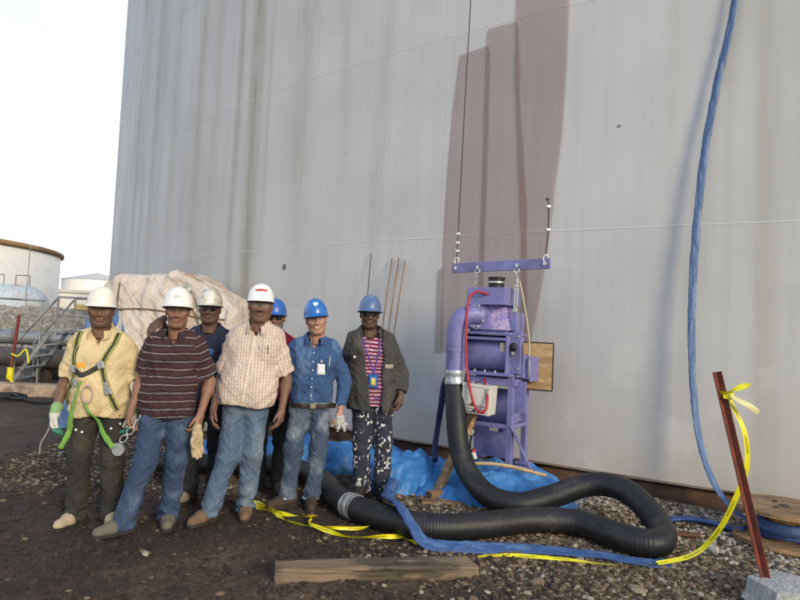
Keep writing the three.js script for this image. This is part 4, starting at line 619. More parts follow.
// man in the striped polo
makePerson({
  label: 'man in dark maroon striped polo shirt and blue jeans wearing white hard hat', x: -1.788, z: -4.7, ry: 0.1, seed: 4.1, s: 0.985, hip: 0.075, headX: 0.115, yaw: 0.16, moustache: 0.45, stubble: 0.15, skin: skins.brown, face: { w: 0.96, jaw: 0.9, nose: 1.0 }, wide: 0.97,
  elR: [-0.135, 1.09, -0.04], wrR: [-0.165, 0.86, 0.075], elL: [0.365, 1.08, -0.06], wrL: [0.33, 0.85, 0.045], anR: [-0.15, 0.16], anL: [0.115, -0.05], knR: [-0.035, 0.49, 0.11], knL: [0.165, 0.5, 0.01], toeR: -0.75, toeL: 0.25, handR: { curl: 0.62 }, handL: { curl: 0.6 },
  trousers: { mat: mats.blueJeans, loose: 0.024, hem: 0.03 }, bootMat: boot([92, 88, 76], [66, 60, 50], 5),
  clothes: [{ name: 'polo_shirt', mat: mats.stripes, hem: 0.835, sleeve: 0.85, sleeveR: 1.12, loose: 0.016, vee: 0.1, veeW: 0.4, collar: 0.5, collarMat: std(0x33252b, 0.9, { side: THREE.DoubleSide }) }],
  hatMat: hatMat([232, 229, 220], [224, 219, 207], 0.2, 6), hat: { peak: 0.045 }, hatTilt: -0.1, hatExtra: (h) => emblem(h, hatPlate(-0.02, 0.02, 0.05, 0.068), std(0xc2c0b6, 0.5)),
});
// man behind, sunglasses and painted hat, arm over the striped man's shoulder
makePerson({
  label: 'man in navy shirt and sunglasses with paint-smeared grey hard hat, arm round the striped man', x: -1.549, z: -5.45, ry: 0.0, seed: 7.7, s: 1.02, hip: -0.09, headX: -0.105, yaw: 0.15, skin: skins.deep, face: { w: 1.02, jaw: 1.06, nose: 1.12, neck: 1.1 },
  elR: [-0.33, 1.38, 0.3], wrR: [-0.29, 1.55, 0.65], elL: [0.13, 1.12, -0.1], wrL: [0.16, 0.9, 0.02], anR: [-0.2, 0.02], anL: [0.03, 0.0], handR: { dir: [-0.32, -0.52, 0.75], palm: [0.0, -0.8, -0.5], thumb: [0.7, 0, 0.5], curl: 0.38 },
  trousers: { mat: mats.blackJeans, loose: 0.026 }, bootMat: boot([186, 174, 156], [140, 126, 108], 8), glasses: 'dark',
  clothes: [{ name: 'shirt', mat: mats.navy, hem: 0.84, sleeve: 0.6, loose: 0.022, neck: 0.078, vee: 0.03 }],
  hatMat: hatMat([164, 160, 136], [206, 206, 196], 0.5, 12, 0.5), hat: { peak: 0.04 },
  extra(root, { fields }) { const f = fields.shirt, v = new THREE.Group(); v.name = 'vest_strap'; root.add(v); part('strap', strip(f, [[-0.235, 1.47], [-0.24, 1.4], [-0.25, 1.25], [-0.24, 1.05]], 0.055, 0.003, 0.003), std(0x2e3848, 0.85), v); for (const d of [-0.014, 0.014]) part('reflective_band', strip(f, [[-0.235 + d, 1.47], [-0.24 + d, 1.4], [-0.25 + d, 1.25], [-0.24 + d, 1.05]], 0.011, 0.007, 0.002), std(0xa9b25a, 0.7), v); part('chest_print', patch(f, -0.15, -0.02, 1.27, 1.33, 0.0025, 10, 6), std(0x4a6a96, 0.9), root.children.find((c) => c.name === 'shirt')); },
});
// man in the checked shirt
makePerson({
  label: 'man in cream and pink checked short-sleeved shirt and pale jeans wearing white hard hat', x: -1.289, z: -5.0, ry: 0.08, seed: 9.4, s: 1.035, hip: 0.1, headX: 0.17, yaw: 0.14, wide: 0.97, girth: 1.04, belly: 1.0, moustache: 0.8, skin: skins.dark, face: { w: 1.04, jaw: 1.12, nose: 1.2, neck: 1.12 }, headSize: 1.03,
  elR: [-0.115, 1.09, -0.03], wrR: [-0.14, 0.87, 0.09], elL: [0.4, 1.1, -0.06], wrL: [0.385, 0.87, 0.06], anR: [-0.135, 0.12], anL: [0.13, -0.05], knR: [-0.01, 0.5, 0.08], knL: [0.165, 0.5, 0.03], toeR: -0.45, toeL: 0.15,
  trousers: { mat: mats.paleJeans, loose: 0.024, hem: 0.045 }, bootMat: boot([128, 100, 76], [92, 72, 56], 14), glasses: 'clear',
  clothes: [{ name: 'checked_shirt', mat: mats.check, hem: 0.865, sleeve: 0.86, sleeveR: 1.2, loose: 0.028, vee: 0.075, veeW: 0.45, collar: 0.42, extra: shirtFront(mats.check, 0.9, 1.4, { pockets: [[0.1, 1.27]] }) }],
  hatMat: hatMat([238, 237, 231], [230, 227, 219], 0.12, 15, 0.3), hat: { peak: 0.028, h: 0.13 }, hatTilt: -0.08, hatExtra: (h) => { emblem(h, hatPlate(-0.045, 0.045, 0.062, 0.073), std(0xc03a22, 0.5)); emblem(h, hatPlate(-0.03, 0.03, 0.075, 0.079), std(0xd9694e, 0.5)); },
  extra(root, { fields }) { const f = fields.checked_shirt, x = 0.29, y = 1.36, z = hitZ(f, x - 0.03, y) ?? 0.15; part('pen', bar([x - 0.03, y - 0.05, z + 0.008], [x - 0.03, y + 0.02, z + 0.01], 0.004, 8), mats.black, root.children.find((c) => c.name === 'checked_shirt')); },
});
// man in the denim shirt
makePerson({
  label: 'smiling man in blue denim shirt with white badge wearing bright blue hard hat', x: -0.807, z: -5.42, ry: 0.1, seed: 12.6, s: 0.985, hip: 0.075, headX: 0.085, headZ: 0.02, yaw: 0.08, roll: 0.14, skin: skins.light, teeth: true, face: { w: 1.0, jaw: 1.0, nose: 0.95 }, wide: 0.98,
  elR: [-0.24, 1.13, -0.16], wrR: [-0.38, 1.03, -0.12], elL: [0.352, 1.1, -0.03], wrL: [0.33, 0.83, 0.055], anR: [-0.085, 0.03], anL: [0.115, 0.03], knR: [-0.05, 0.5, 0.06], knL: [0.165, 0.5, 0.05], toeR: -0.85, toeL: 0.1, handL: { curl: 0.85 },
  trousers: { mat: mats.fadedJeans, loose: 0.02, top: 0.905, hem: 0.075 }, bootMat: boot([74, 62, 50], [54, 44, 36], 17), glasses: 'clear',
  clothes: [{ name: 'denim_shirt', mat: mats.denimShirt, hem: 0.905, flare: -0.014, sleeve: 1, cuff: 0.95, sleeveR: 1.05, loose: 0.018, vee: 0.09, veeW: 0.5, collar: 0.5, extra: shirtFront(mats.denimShirt, 0.94, 1.38, { pockets: [[-0.1, 1.26], [0.1, 1.26]] }) }],
  hatMat: hatMat([34, 104, 178], [52, 122, 190], 0.3, 18, 0.28), hat: { peak: 0.03, h: 0.14 }, hatExtra: (h) => { emblem(h, hatPlate(-0.02, 0.02, 0.08, 0.1), std(0xd8e4ee, 0.4)); emblem(h, hatPlate(-0.013, 0.013, 0.071, 0.079), std(0xd8e4ee, 0.4)); },
  extra(root, { fields, tf, s, tm }) {
    const f = fields.denim_shirt, sh = root.children.find((c) => c.name === 'denim_shirt');
    part('id_badge', patch(f, 0.115, 0.185, 1.14, 1.24, 0.008, 8, 8), std(0xe4e6e6, 0.4), sh); part('badge_clip', rbox(0.02, 0.03, 0.01, 0.003, [0.15, 1.255, (hitZ(f, 0.15, 1.25) ?? 0.13) + 0.008]), mats.steel, sh);
    part('pen', bar([0.215, 1.22, (hitZ(f, 0.21, 1.25) ?? 0.12) + 0.006], [0.222, 1.3, (hitZ(f, 0.21, 1.27) ?? 0.12) + 0.008], 0.004, 8), std(0xd0d3d6, 0.3), sh);
    const by = 0.872; part('belt', grid(48, 3, (u, v) => { const a = u * 2 * Math.PI; let r = 0.212; for (let i = 0; i < 60; i++) { const d = Math.min(tf(0.075 + Math.sin(a) * r, by, Math.cos(a) * r), f(0.075 + Math.sin(a) * r, by + 0.03, Math.cos(a) * r)); if (d < 0.001) break; r -= Math.max(d * 0.7, 0.001); } r += [0.0, 0.006, 0.006, 0.0][Math.round(v * 3)]; return [0.075 + Math.sin(a) * r, by + [-0.02, -0.018, 0.018, 0.02][Math.round(v * 3)], Math.cos(a) * r, u * 0.9, v * 0.04]; }, [1, 1], true), mats.brownBelt, tm);
    part('belt_buckle', rbox(0.06, 0.045, 0.01, 0.004, [0.09, by, (hitZ(tf, 0.09, by) ?? 0.13) + 0.012]), std(0xa89c80, 0.35, { metalness: 0.7 }), tm);
    for (const k of [-0.085, 0.115]) part('turned_cuff', new THREE.TorusGeometry(0.066, 0.01, 8, 24).rotateX(HX).scale(1, 1.2, 1.05).translate(k, 0.085, 0.03), std(0x9fb0c2, 0.9), tm);
  },
});
// man in the grey jacket
makePerson({
  label: 'man in open grey work jacket and paint-spattered jeans wearing faded blue hard hat', x: -0.175, z: -5.77, ry: 0.05, seed: 16.2, s: 1.015, hip: -0.035, headX: -0.1, yaw: 0.04, skin: skins.deep, stubble: 0.4, face: { w: 0.98, jaw: 0.94, nose: 1.15 }, wide: 1.0,
  elR: [-0.315, 1.13, -0.1], wrR: [-0.28, 0.92, -0.02], elL: [0.225, 1.1, -0.05], wrL: [0.215, 0.93, 0.1], anR: [-0.1, 0.0], anL: [0.085, 0.03], toeR: -0.2, toeL: 0.25, handL: { curl: 0.5 },
  trousers: { mat: mats.paintJeans, loose: 0.026, hem: 0.03 }, bootMat: boot([46, 42, 40], [90, 86, 80], 21), glasses: 'dark',
  clothes: [{ name: 'striped_shirt', mat: mats.pinkStripe, hem: 0.82, sleeve: 0.5, loose: 0.008, neck: 0.07, vee: 0.03, fold: 0.7 },
    { name: 'work_jacket', mat: mats.greyJacket, hem: 0.77, sleeve: 1, cuff: 0.82, sleeveR: 1.22, loose: 0.042, neck: 0.085, flare: 0.02, front: (y) => mix(0.05, 0.092, smooth(0.78, 1.42, y)), frontX: 0.02, collar: 0.75, collarR: 0.016,
      extra: (m, f, { pt }) => { const q = pt(0.155, 1.17); part('pocket', patch(f, q[0] - 0.05, q[0] + 0.05, q[1] - 0.07, q[1] + 0.08, 0.004), mats.greyJacket, m); part('name_patch', patch(f, q[0] - 0.045, q[0] + 0.045, q[1] - 0.015, q[1] + 0.03, 0.008, 8, 6), std(0x9a9686, 0.9), m); const w = pt(-0.155, 1.25), z = hitZ(f, ...w.slice(0, 2)); if (z) part('button', cyl(0.011, 0.011, 0.005, 12, [w[0], w[1], z + 0.003], [HX, 0, 0]), mats.white, m); } }],
  hatMat: hatMat([76, 104, 146], [112, 126, 150], 0.4, 22, 0.45), hat: { peak: 0.03, brim: 0.018 },
  extra(root, { fields }) {
    const f = fields.striped_shirt, sh = root.children.find((c) => c.name === 'striped_shirt'), ln = std(0x5a3f86, 0.8);
    part('lanyard', [strip(f, [[-0.16, 1.46], [-0.13, 1.36], [-0.07, 1.22], [-0.045, 1.12]], 0.014, 0.004, 0.002), strip(f, [[0.0, 1.46], [0.0, 1.34], [-0.02, 1.22], [-0.04, 1.12]], 0.014, 0.006, 0.002)], ln, sh);
    part('id_badge', patch(f, -0.09, 0.005, 0.985, 1.12, 0.03, 8, 8), std(0x2f5f9e, 0.4), sh); part('badge_photo', patch(f, -0.072, -0.013, 1.005, 1.1, 0.0335, 6, 6), std(0xc9b45a, 0.5), sh);
  },
});
// man half hidden at the back
makePerson({
  label: 'man in red shirt and blue hard hat half hidden behind the checked shirt', x: -1.17, z: -5.95, ry: 0.0, seed: 19.8, s: 1.0, hip: 0.0, headX: -0.01, yaw: 0.1, skin: skins.brown, beard: [0.2, 0.19, 0.18], face: {},
  elR: [-0.27, 1.1, -0.05], wrR: [-0.26, 0.86, 0.03], elL: [0.27, 1.1, -0.05], wrL: [0.26, 0.86, 0.03], anR: [-0.1, 0], anL: [0.1, 0], trousers: { mat: mats.blackJeans }, bootMat: boot([46, 42, 40], [70, 66, 60], 24), glasses: 'dark',
  clothes: [{ name: 'red_shirt', mat: mats.red, hem: 0.85, sleeve: 0.8, loose: 0.02, collar: 0.4 }], hatMat: hatMat([40, 92, 168], [60, 110, 176], 0.3, 25), hat: { peak: 0.04 },
});
// folds of a crumpled sheet: crossing triangle waves give flat facets between sharp creases
const tri = (x) => 1 - Math.abs(2 * (x - Math.floor(x)) - 1), rf = rngOf(404), lines = Array.from({ length: 16 }, (_, k) => { const a = rf() * Math.PI, f = k < 6 ? 1.1 + rf() * 1.2 : 2.2 + rf() * 3.4; return [Math.cos(a) * f, Math.sin(a) * f, rf() * 9, 0.11 / f]; });
const crumple = (x, z) => { const wx = x + 0.16 * N3(x * 2.1, 1, z * 2.1), wz = z + 0.16 * N3(x * 2.1, 7, z * 2.1); let h = 0; for (const [a, b, c, amp] of lines) h += amp * (tri(wx * a + wz * b + c) - 0.5) * (0.5 + 0.9 * Math.abs(N3(x * 1.7 + c, c, z * 1.7))); return h; };
// ---------------------------------------------------------------- things held in the hands
{
  const gl = tag(part('held_work_glove', (() => { const pr = handPrims([-1.452, 0.725, -4.63], [0.05, -1, 0.12], [0.7, 0, 0.6], [0.3, 0, 1], 0.12, 0.006, 1.02); const q = (x, y, z) => field(pr)(x, y, z) - 0.003 * N3(x * 50, y * 40, z * 50); return setColors(netMesh(q, boundsOf(pr, 0.02), 0.0045), (x, y, z) => { const n = fbm(x * 30, y * 30, z * 30, 3); return [0.40 + 0.3 * n, 0.31 + 0.25 * n, 0.19 + 0.15 * n]; }); })(), std(0xffffff, 0.95, { vertexColors: true }), scene), 'tan leather work glove dangling from the striped man\'s hand', 'glove');
  const g2 = thing('safety_glasses', 'clear safety glasses held low by the striped man', 'glasses', [-1.925, 0.70, -4.52], 0.35); g2.rotation.z = -0.65;
  for (const y of [0.035, -0.035]) { part('rim', new THREE.TorusGeometry(0.028, 0.003, 6, 24).scale(0.72, 1.1, 1).translate(0, y, 0), std(0xc9ccd0, 0.3), g2); part('lens', new THREE.CircleGeometry(0.026, 20).scale(0.72, 1.1, 1).translate(0, y, 0), lensClear, g2); }
  part('temple', bar([0, 0.06, 0], [-0.02, 0.12, -0.03], 0.003, 6), std(0xc9ccd0, 0.3), g2);
  const pr = []; const r = rngOf(8); for (let k = 0; k < 9; k++) pr.push(PR([-0.47 + (r() - 0.5) * 0.07, 0.745 + (r() - 0.5) * 0.07, -5.335 + (r() - 0.5) * 0.05], [-0.47 + (r() - 0.5) * 0.13, 0.70 + (r() - 0.5) * 0.08, -5.325 + (r() - 0.5) * 0.06], 0.017, 0.012, 0.012));
  tag(part('held_glove_bundle', setColors(netMesh((x, y, z) => field(pr)(x, y, z) - 0.006 * N3(x * 45, y * 45, z * 45), boundsOf(pr, 0.02), 0.0045), (x, y, z) => { const n = N3(x * 28, y * 28, z * 28); return n > 0.3 ? [0.25, 0.30, 0.27] : n < -0.25 ? [0.36, 0.31, 0.22] : [0.46, 0.46, 0.43]; }), std(0xffffff, 0.95, { vertexColors: true }), scene), 'crumpled pale work gloves bunched in the denim man\'s hand', 'gloves');
  tag(part('grey_cord', tube([[-2.56, 0.74, -4.68], [-2.58, 0.66, -4.66], [-2.62, 0.58, -4.66], [-2.63, 0.5, -4.67]], 0.006, 20, 8), std(0x8b8a88, 0.6), scene), 'short grey cord hanging from the gloved hand', 'cord');
}

// ---------------------------------------------------------------- purple vacuum unit and its lifting gear
const MR = -34.22 * Math.PI / 180, MO = [0.7587, 0, -6.4505];
const mw = (x, y, z) => { const c = Math.cos(MR), s = Math.sin(MR); return [MO[0] + c * x + s * z, y, MO[2] - s * x + c * z]; };
const purple = worn([118, 117, 168], [98, 96, 140], 0.35, { rough: 0.48, seed: 61, size: 0.8, bump: 0.001, fine: 0.1 });
const purpleFaded = worn([122, 112, 172], [154, 142, 172], 0.5, { rough: 0.5, seed: 62, size: 0.5 });
const zinc = std(0xb9bbb9, 0.35, { metalness: 0.8 }), darkSteel = std(0x2a2a2c, 0.5), rubber = std(0x141416, 0.55);
{
  const m = thing('vacuum_unit', 'purple painted vacuum machine with elbow pipe standing against the tank', 'machine', MO, MR);
  const B = (name, w, h, d, x, y, z, mat = purple, rot, r = 0.008) => solid(name, rbox(w, h, d, r, [x, y, z], rot), mat, m);
  // head: filter box with rubber coupling
  B('filter_box', 0.42, 0.17, 0.34, 0.265, 1.915, 0.07); B('filter_box_lip', 0.45, 0.02, 0.37, 0.265, 1.835, 0.07);
  part('rubber_coupling', cyl(0.082, 0.078, 0.1, 30, [0.3, 2.055, 0.08]), rubber, m); part('coupling_rim', new THREE.TorusGeometry(0.082, 0.008, 8, 30).rotateX(HX).translate(0.3, 2.104, 0.08), rubber, m); part('hose_band', cyl(0.085, 0.085, 0.016, 30, [0.3, 2.06, 0.08]), zinc, m);
  solid('inlet_chamber', put(new THREE.CylinderGeometry(0.2, 0.29, 0.25, 4, 1).rotateY(Math.PI / 4), [0.28, 1.71, 0.06], [0, 0, 0], [1.1, 1, 0.85]), purpleFaded, m);
  solid('inlet_flange', cyl(0.135, 0.135, 0.03, 8, [0.175, 1.715, 0.235], [HX, 0, -0.5]), purple, m);
  for (let k = 0; k < 8; k++) { const a = k * Math.PI / 4 + 0.39; part('bolt', cyl(0.011, 0.011, 0.02, 6, [0.165 + Math.cos(a) * 0.112 * 0.85, 1.715 + Math.sin(a) * 0.112, 0.255], [HX, 0, -0.5]), zinc, m); }
  part('elbow_pipe', sweep([[0.2, 1.715, 0.2], [0.13, 1.725, 0.27], [0.06, 1.69, 0.325], [0.02, 1.6, 0.345], [0.012, 1.46, 0.345], [0.012, 1.3, 0.345], [0.012, 1.1, 0.345]], 60, 32, (v, a) => [Math.cos(a) * 0.094, Math.sin(a) * 0.094]), purple, m);
  part('pipe_band', cyl(0.102, 0.102, 0.035, 32, [0.012, 1.375, 0.345]), purple, m); part('pipe_band', cyl(0.1, 0.1, 0.012, 32, [0.012, 1.41, 0.345]), purple, m);
  // blower casing between end plates
  B('casing_top', 0.52, 0.025, 0.42, 0.285, 1.545, 0.05); B('casing_neck', 0.4, 0.07, 0.3, 0.28, 1.588, 0.05); solid('blower_casing', [cyl(0.175, 0.175, 0.46, 48, [0.27, 1.35, 0.06], [0, 0, HX]), rbox(0.46, 0.3, 0.2, 0.01, [0.27, 1.37, -0.04])], purple, m);
  B('casing_hood', 0.47, 0.025, 0.19, 0.27, 1.505, 0.18, purple, [0.15, 0, 0]); B('casing_flange', 0.56, 0.03, 0.44, 0.29, 1.155, 0.06);
  B('end_plate', 0.028, 0.4, 0.4, 0.515, 1.36, 0.06); B('end_plate', 0.028, 0.4, 0.4, 0.03, 1.36, 0.06);
  B('bearing_plate', 0.12, 0.4, 0.03, 0.575, 1.37, 0.18); B('bearing_box', 0.14, 0.22, 0.2, 0.58, 1.24, 0.05); B('gusset', 0.03, 0.2, 0.2, 0.545, 1.66, 0.05, purple); B('gusset', 0.09, 0.16, 0.025, 0.52, 1.66, 0.14, purple);
  part('oil_knob', new THREE.SphereGeometry(0.034, 20, 14).scale(1, 1.3, 0.8).translate(0.565, 1.425, 0.21), rubber, m); part('oil_plug', cyl(0.018, 0.018, 0.03, 8, [0.565, 1.365, 0.205], [HX, 0, 0]), zinc, m);
  B('name_plate', 0.05, 0.085, 0.006, 0.46, 1.42, 0.232, std(0xb6b09a, 0.5));
  for (let k = 0; k < 5; k++) part('bolt', cyl(0.013, 0.013, 0.024, 6, [0.07 + k * 0.11, 1.18, 0.25]), zinc, m);
  for (const [x, y] of [[0.535, 1.22], [0.615, 1.22], [0.535, 1.53], [0.615, 1.53], [0.55, 1.12], [0.62, 1.15]]) part('bolt', cyl(0.012, 0.012, 0.02, 6, [x, y, 0.2], [HX, 0, 0]), zinc, m);
  // outlet on the right with a plywood panel
  B('outlet_duct', 0.1, 0.2, 0.18, 0.65, 1.22, 0.02); part('sealing_rope', tube([[0.697, 1.13, 0.11], [0.699, 1.23, 0.118], [0.697, 1.32, 0.11], [0.699, 1.325, 0.02], [0.697, 1.32, -0.07], [0.699, 1.22, -0.075], [0.697, 1.125, -0.07], [0.699, 1.12, 0.02], [0.697, 1.13, 0.11]], 0.014, 60, 8), std(0xb9b4a4, 0.95), m); B('outlet_flange', 0.012, 0.24, 0.22, 0.708, 1.22, 0.02);
  const pl = B('plywood_panel', 0.29, 0.45, 0.02, 0.7, 1.245, -0.08, worn([178, 150, 110], [152, 122, 84], 0.45, { seed: 64, rough: 0.8, size: 0.6, fu: 2, fv: 14 }), [0, 0.25, 0], 0.002); solid('panel_edge', [beam([0.56, 1.473, -0.04], [0.845, 1.473, -0.113], 0.008, 0.022), beam([0.56, 1.017, -0.04], [0.845, 1.017, -0.113], 0.008, 0.022), beam([0.845, 1.017, -0.113], [0.845, 1.473, -0.113], 0.008, 0.022)], darkSteel, m);
  // frame
  for (const [x, z] of [[0.555, 0.2], [0.06, 0.2], [0.555, -0.15], [0.06, -0.15]]) { B('frame_leg', 0.055, 0.87, 0.055, x, 0.71, z, purple, undefined, 0.004); B('foot_plate', 0.13, 0.016, 0.13, x, 0.272, z, purple, undefined, 0.003); }
  B('top_rail', 0.6, 0.07, 0.05, 0.3, 1.085, 0.2); B('top_rail', 0.6, 0.07, 0.05, 0.3, 1.085, -0.15); B('side_rail', 0.05, 0.07, 0.42, 0.585, 1.085, 0.02); B('cross_rail', 0.44, 0.04, 0.04, 0.31, 0.66, 0.2); B('cross_rail', 0.44, 0.04, 0.04, 0.31, 0.66, -0.15); B('side_rail', 0.04, 0.04, 0.3, 0.557, 0.66, 0.025);
  solid('diagonal_brace', beam([0.57, 0.68, 0.22], [0.735, 0.3, 0.12], 0.05, 0.025), purple, m); solid('base_rail', beam([0.5, 0.287, 0.22], [0.76, 0.287, 0.1], 0.05, 0.03), purple, m); solid('bracket_plate', rbox(0.13, 0.3, 0.015, 0.004, [0.63, 0.95, 0.17]), purple, m);
  solid('silencer_drum', cyl(0.17, 0.17, 0.42, 40, [0.31, 0.83, 0.0], [0, 0, HX]), purple, m); B('back_panel', 0.44, 0.36, 0.015, 0.31, 0.5, 0.03); 
  B('sticker', 0.1, 0.05, 0.004, 0.31, 0.6, 0.042, std(0xd6d4cc, 0.5), undefined, 0.001); B('sticker', 0.04, 0.045, 0.004, 0.385, 0.6, 0.042, std(0x4a4088, 0.5), undefined, 0.001);
  // control box
  const cb = new THREE.Group(); cb.name = 'control_box'; cb.position.set(0.265, 0.9, 0.3); cb.rotation.set(0, 0.1, -0.06); m.add(cb);
  solid('housing', rbox(0.29, 0.26, 0.2, 0.008, [0, 0, 0]), worn([204, 202, 194], [190, 185, 174], 0.3, { seed: 66, size: 0.5, fine: 0.05 }), cb); solid('lid', rbox(0.3, 0.03, 0.21, 0.006, [0, 0.14, 0]), std(0xcbc9c0, 0.5), cb);
  for (const y of [-0.05, -0.08, -0.11]) solid('vent_slot', rbox(0.2, 0.009, 0.006, 0.002, [0.01, y, 0.1]), std(0x8a7872, 0.7), cb); part('switch', cyl(0.016, 0.016, 0.02, 16, [-0.02, -0.035, 0.105], [HX, 0, 0]), darkSteel, cb); part('switch', cyl(0.013, 0.013, 0.02, 16, [0.0, -0.095, 0.105], [HX, 0, 0]), darkSteel, cb); part('latch', rbox(0.03, 0.05, 0.012, 0.003, [0.11, 0.1, 0.104]), zinc, cb);
  for (const x of [0.1, 0.3]) solid('box_bracket', beam([x, 1.07, 0.22], [x, 0.98, 0.32], 0.03, 0.012), purple, m);
  part('red_cable', tube([[0.29, 1.93, 0.25], [0.21, 1.95, 0.3], [0.15, 1.9, 0.345], [0.14, 1.75, 0.38], [0.15, 1.5, 0.4], [0.17, 1.25, 0.41], [0.22, 1.05, 0.43], [0.29, 0.88, 0.46], [0.36, 0.8, 0.46], [0.41, 0.84, 0.44], [0.4, 0.95, 0.4], [0.34, 1.05, 0.33], [0.29, 1.1, 0.25]], 0.0125, 130, 10), std(0xa8202c, 0.45), m);
  part('black_cable', tube([[0.1, 1.14, 0.3], [0.14, 1.06, 0.35], [0.18, 1.09, 0.35], [0.22, 1.02, 0.36], [0.26, 1.08, 0.34]], 0.009, 50, 8), darkSteel, m);
  part('red_lead', tube([[-0.12, 0.86, 0.3], [-0.02, 0.87, 0.36], [0.06, 0.86, 0.37]], 0.007, 20, 8), std(0x8a2a2a, 0.5), m);
  // hanging gauge and valve
  part('gauge', cyl(0.045, 0.045, 0.03, 24, [0.2, 0.585, 0.3], [HX, 0, 0]), darkSteel, m); part('gauge_face', cyl(0.036, 0.036, 0.006, 24, [0.2, 0.585, 0.317], [HX, 0, 0]), std(0xb8bab6, 0.4), m);
  part('gauge_hose', tube([[0.2, 0.76, 0.26], [0.2, 0.7, 0.29], [0.2, 0.63, 0.3]], 0.01, 14, 8), rubber, m); part('gauge_hose', tube([[0.2, 0.54, 0.3], [0.19, 0.48, 0.3], [0.2, 0.43, 0.31]], 0.01, 14, 8), rubber, m);
  part('valve_body', cyl(0.022, 0.022, 0.07, 16, [0.25, 0.37, 0.33], [0.2, 0, 0.3]), mats.white, m); part('valve_collar', cyl(0.027, 0.027, 0.035, 16, [0.24, 0.41, 0.33], [0.2, 0, 0.3]), std(0xa02a26, 0.5), m); part('valve_body', cyl(0.02, 0.02, 0.05, 16, [0.19, 0.4, 0.32]), std(0x5676a8, 0.5), m);

  // spreader bar on wires
  const sb = thing('spreader_bar', 'purple spreader bar hung level above the vacuum machine', 'bar', [MO[0], 0, MO[2]], MR);
  solid('beam', put(new RoundedBoxGeometry(1.06, 0.1, 0.03, 2, 0.004), [0.33, 2.225, 0.1], [0, 0, 0.026]), purple, sb);
  for (const x of [-0.155, 0.815]) part('bolt', cyl(0.02, 0.02, 0.05, 12, [x, 2.225 + (x - 0.33) * 0.026, 0.1], [HX, 0, 0]), zinc, sb);
  for (const x of [0.1, 0.53]) part('eye_bolt', [cyl(0.018, 0.018, 0.05, 12, [x, 2.22 + (x - 0.33) * 0.026, 0.1], [HX, 0, 0]), new THREE.TorusGeometry(0.026, 0.007, 8, 20).translate(x, 2.17, 0.12)], zinc, sb);
  const chain = (name, label, a, b, n) => { const t = thing(name, label, 'chain', mw(...b)); const A = V(...mw(...a)).sub(V(...mw(...b))), L = A.length(), q = new THREE.Quaternion().setFromUnitVectors(V(0, 1, 0), A.clone().normalize()), l = L / n; for (let k = 0; k < n; k++) { const g = new THREE.TorusGeometry(l * 0.36, l * 0.11, 6, 16).scale(0.75, 1.55, 1.0); if (k % 2) g.rotateY(HX); g.translate(0, l * (k + 0.5), 0).applyQuaternion(q); part('link', g, zinc, t); } return t; };
  chain('lifting_chain', 'short galvanised chain from spreader bar to left of the filter box', [0.1, 2.16, 0.12], [0.07, 2.0, 0.11], 5);
  const tb = chain('lifting_chain', 'galvanised chain above the turnbuckle on the right of the machine', [0.53, 2.16, 0.12], [0.545, 2.06, 0.12], 3);
  const tk = thing('turnbuckle', 'silver turnbuckle tightening the right lifting chain of the purple machine', 'turnbuckle', mw(0.53, 1.72, 0.13), MR); part('body', [bar([-0.012, 0.06, 0], [-0.002, 0.3, 0], 0.008, 8), bar([0.014, 0.06, 0], [0.026, 0.3, 0], 0.008, 8), rbox(0.05, 0.03, 0.025, 0.006, [0.011, 0.3, 0]), rbox(0.05, 0.03, 0.025, 0.006, [0.001, 0.06, 0])], zinc, tk); part('screw', [bar([0, 0.0, 0], [0.003, 0.1, 0], 0.007, 8), bar([0.01, 0.26, 0], [0.013, 0.36, 0], 0.007, 8)], zinc, tk);
  tag(part('rope', tube([mw(0.56, 2.07, 0.11), mw(0.6, 1.9, 0.1), mw(0.63, 1.7, 0.07), mw(0.655, 1.5, 0.05), mw(0.66, 1.34, 0.05)], 0.009, 40, 8), std(0xb9ae96, 0.95), scene), 'frayed beige rope hanging from spreader bar to plywood panel', 'rope');
  // wires with clamps
  const wire = (label, pts, clamps) => { const t = thing('lifting_wire', label, 'wire', mw(...pts.at(-1))), o = V(...mw(...pts.at(-1))), L = pts.map((p) => V(...mw(...p)).sub(o).toArray()); part('wire', tube(L, 0.0065, 60, 6), std(0x45443f, 0.6, { metalness: 0.4 }), t); for (const k of clamps) { const c = new THREE.CatmullRomCurve3(L.map((p) => V(...p))).getPointAt(k); part('wire_clamp', [rbox(0.04, 0.03, 0.03, 0.006, c.toArray()), bar([c.x - 0.03, c.y + 0.01, c.z], [c.x + 0.035, c.y - 0.005, c.z], 0.006, 6)], zinc, t); } part('shackle', new THREE.TorusGeometry(0.028, 0.008, 8, 20).scale(0.85, 1.3, 1).translate(0, -0.035, 0), zinc, t); };
  wire('long steel wire running up the tank from the left bar end', [[-0.155, 9.5, -0.2], [-0.155, 5.2, 0.02], [-0.15, 2.75, 0.1], [-0.155, 2.32, 0.1]], [0.965, 0.978, 0.99]);
  wire('short bent steel wire hooked to the right end of the bar', [[0.64, 2.98, -0.42], [0.72, 2.9, -0.1], [0.82, 2.85, 0.1], [0.83, 2.6, 0.1], [0.815, 2.32, 0.1]], [0.58, 0.78]);
}

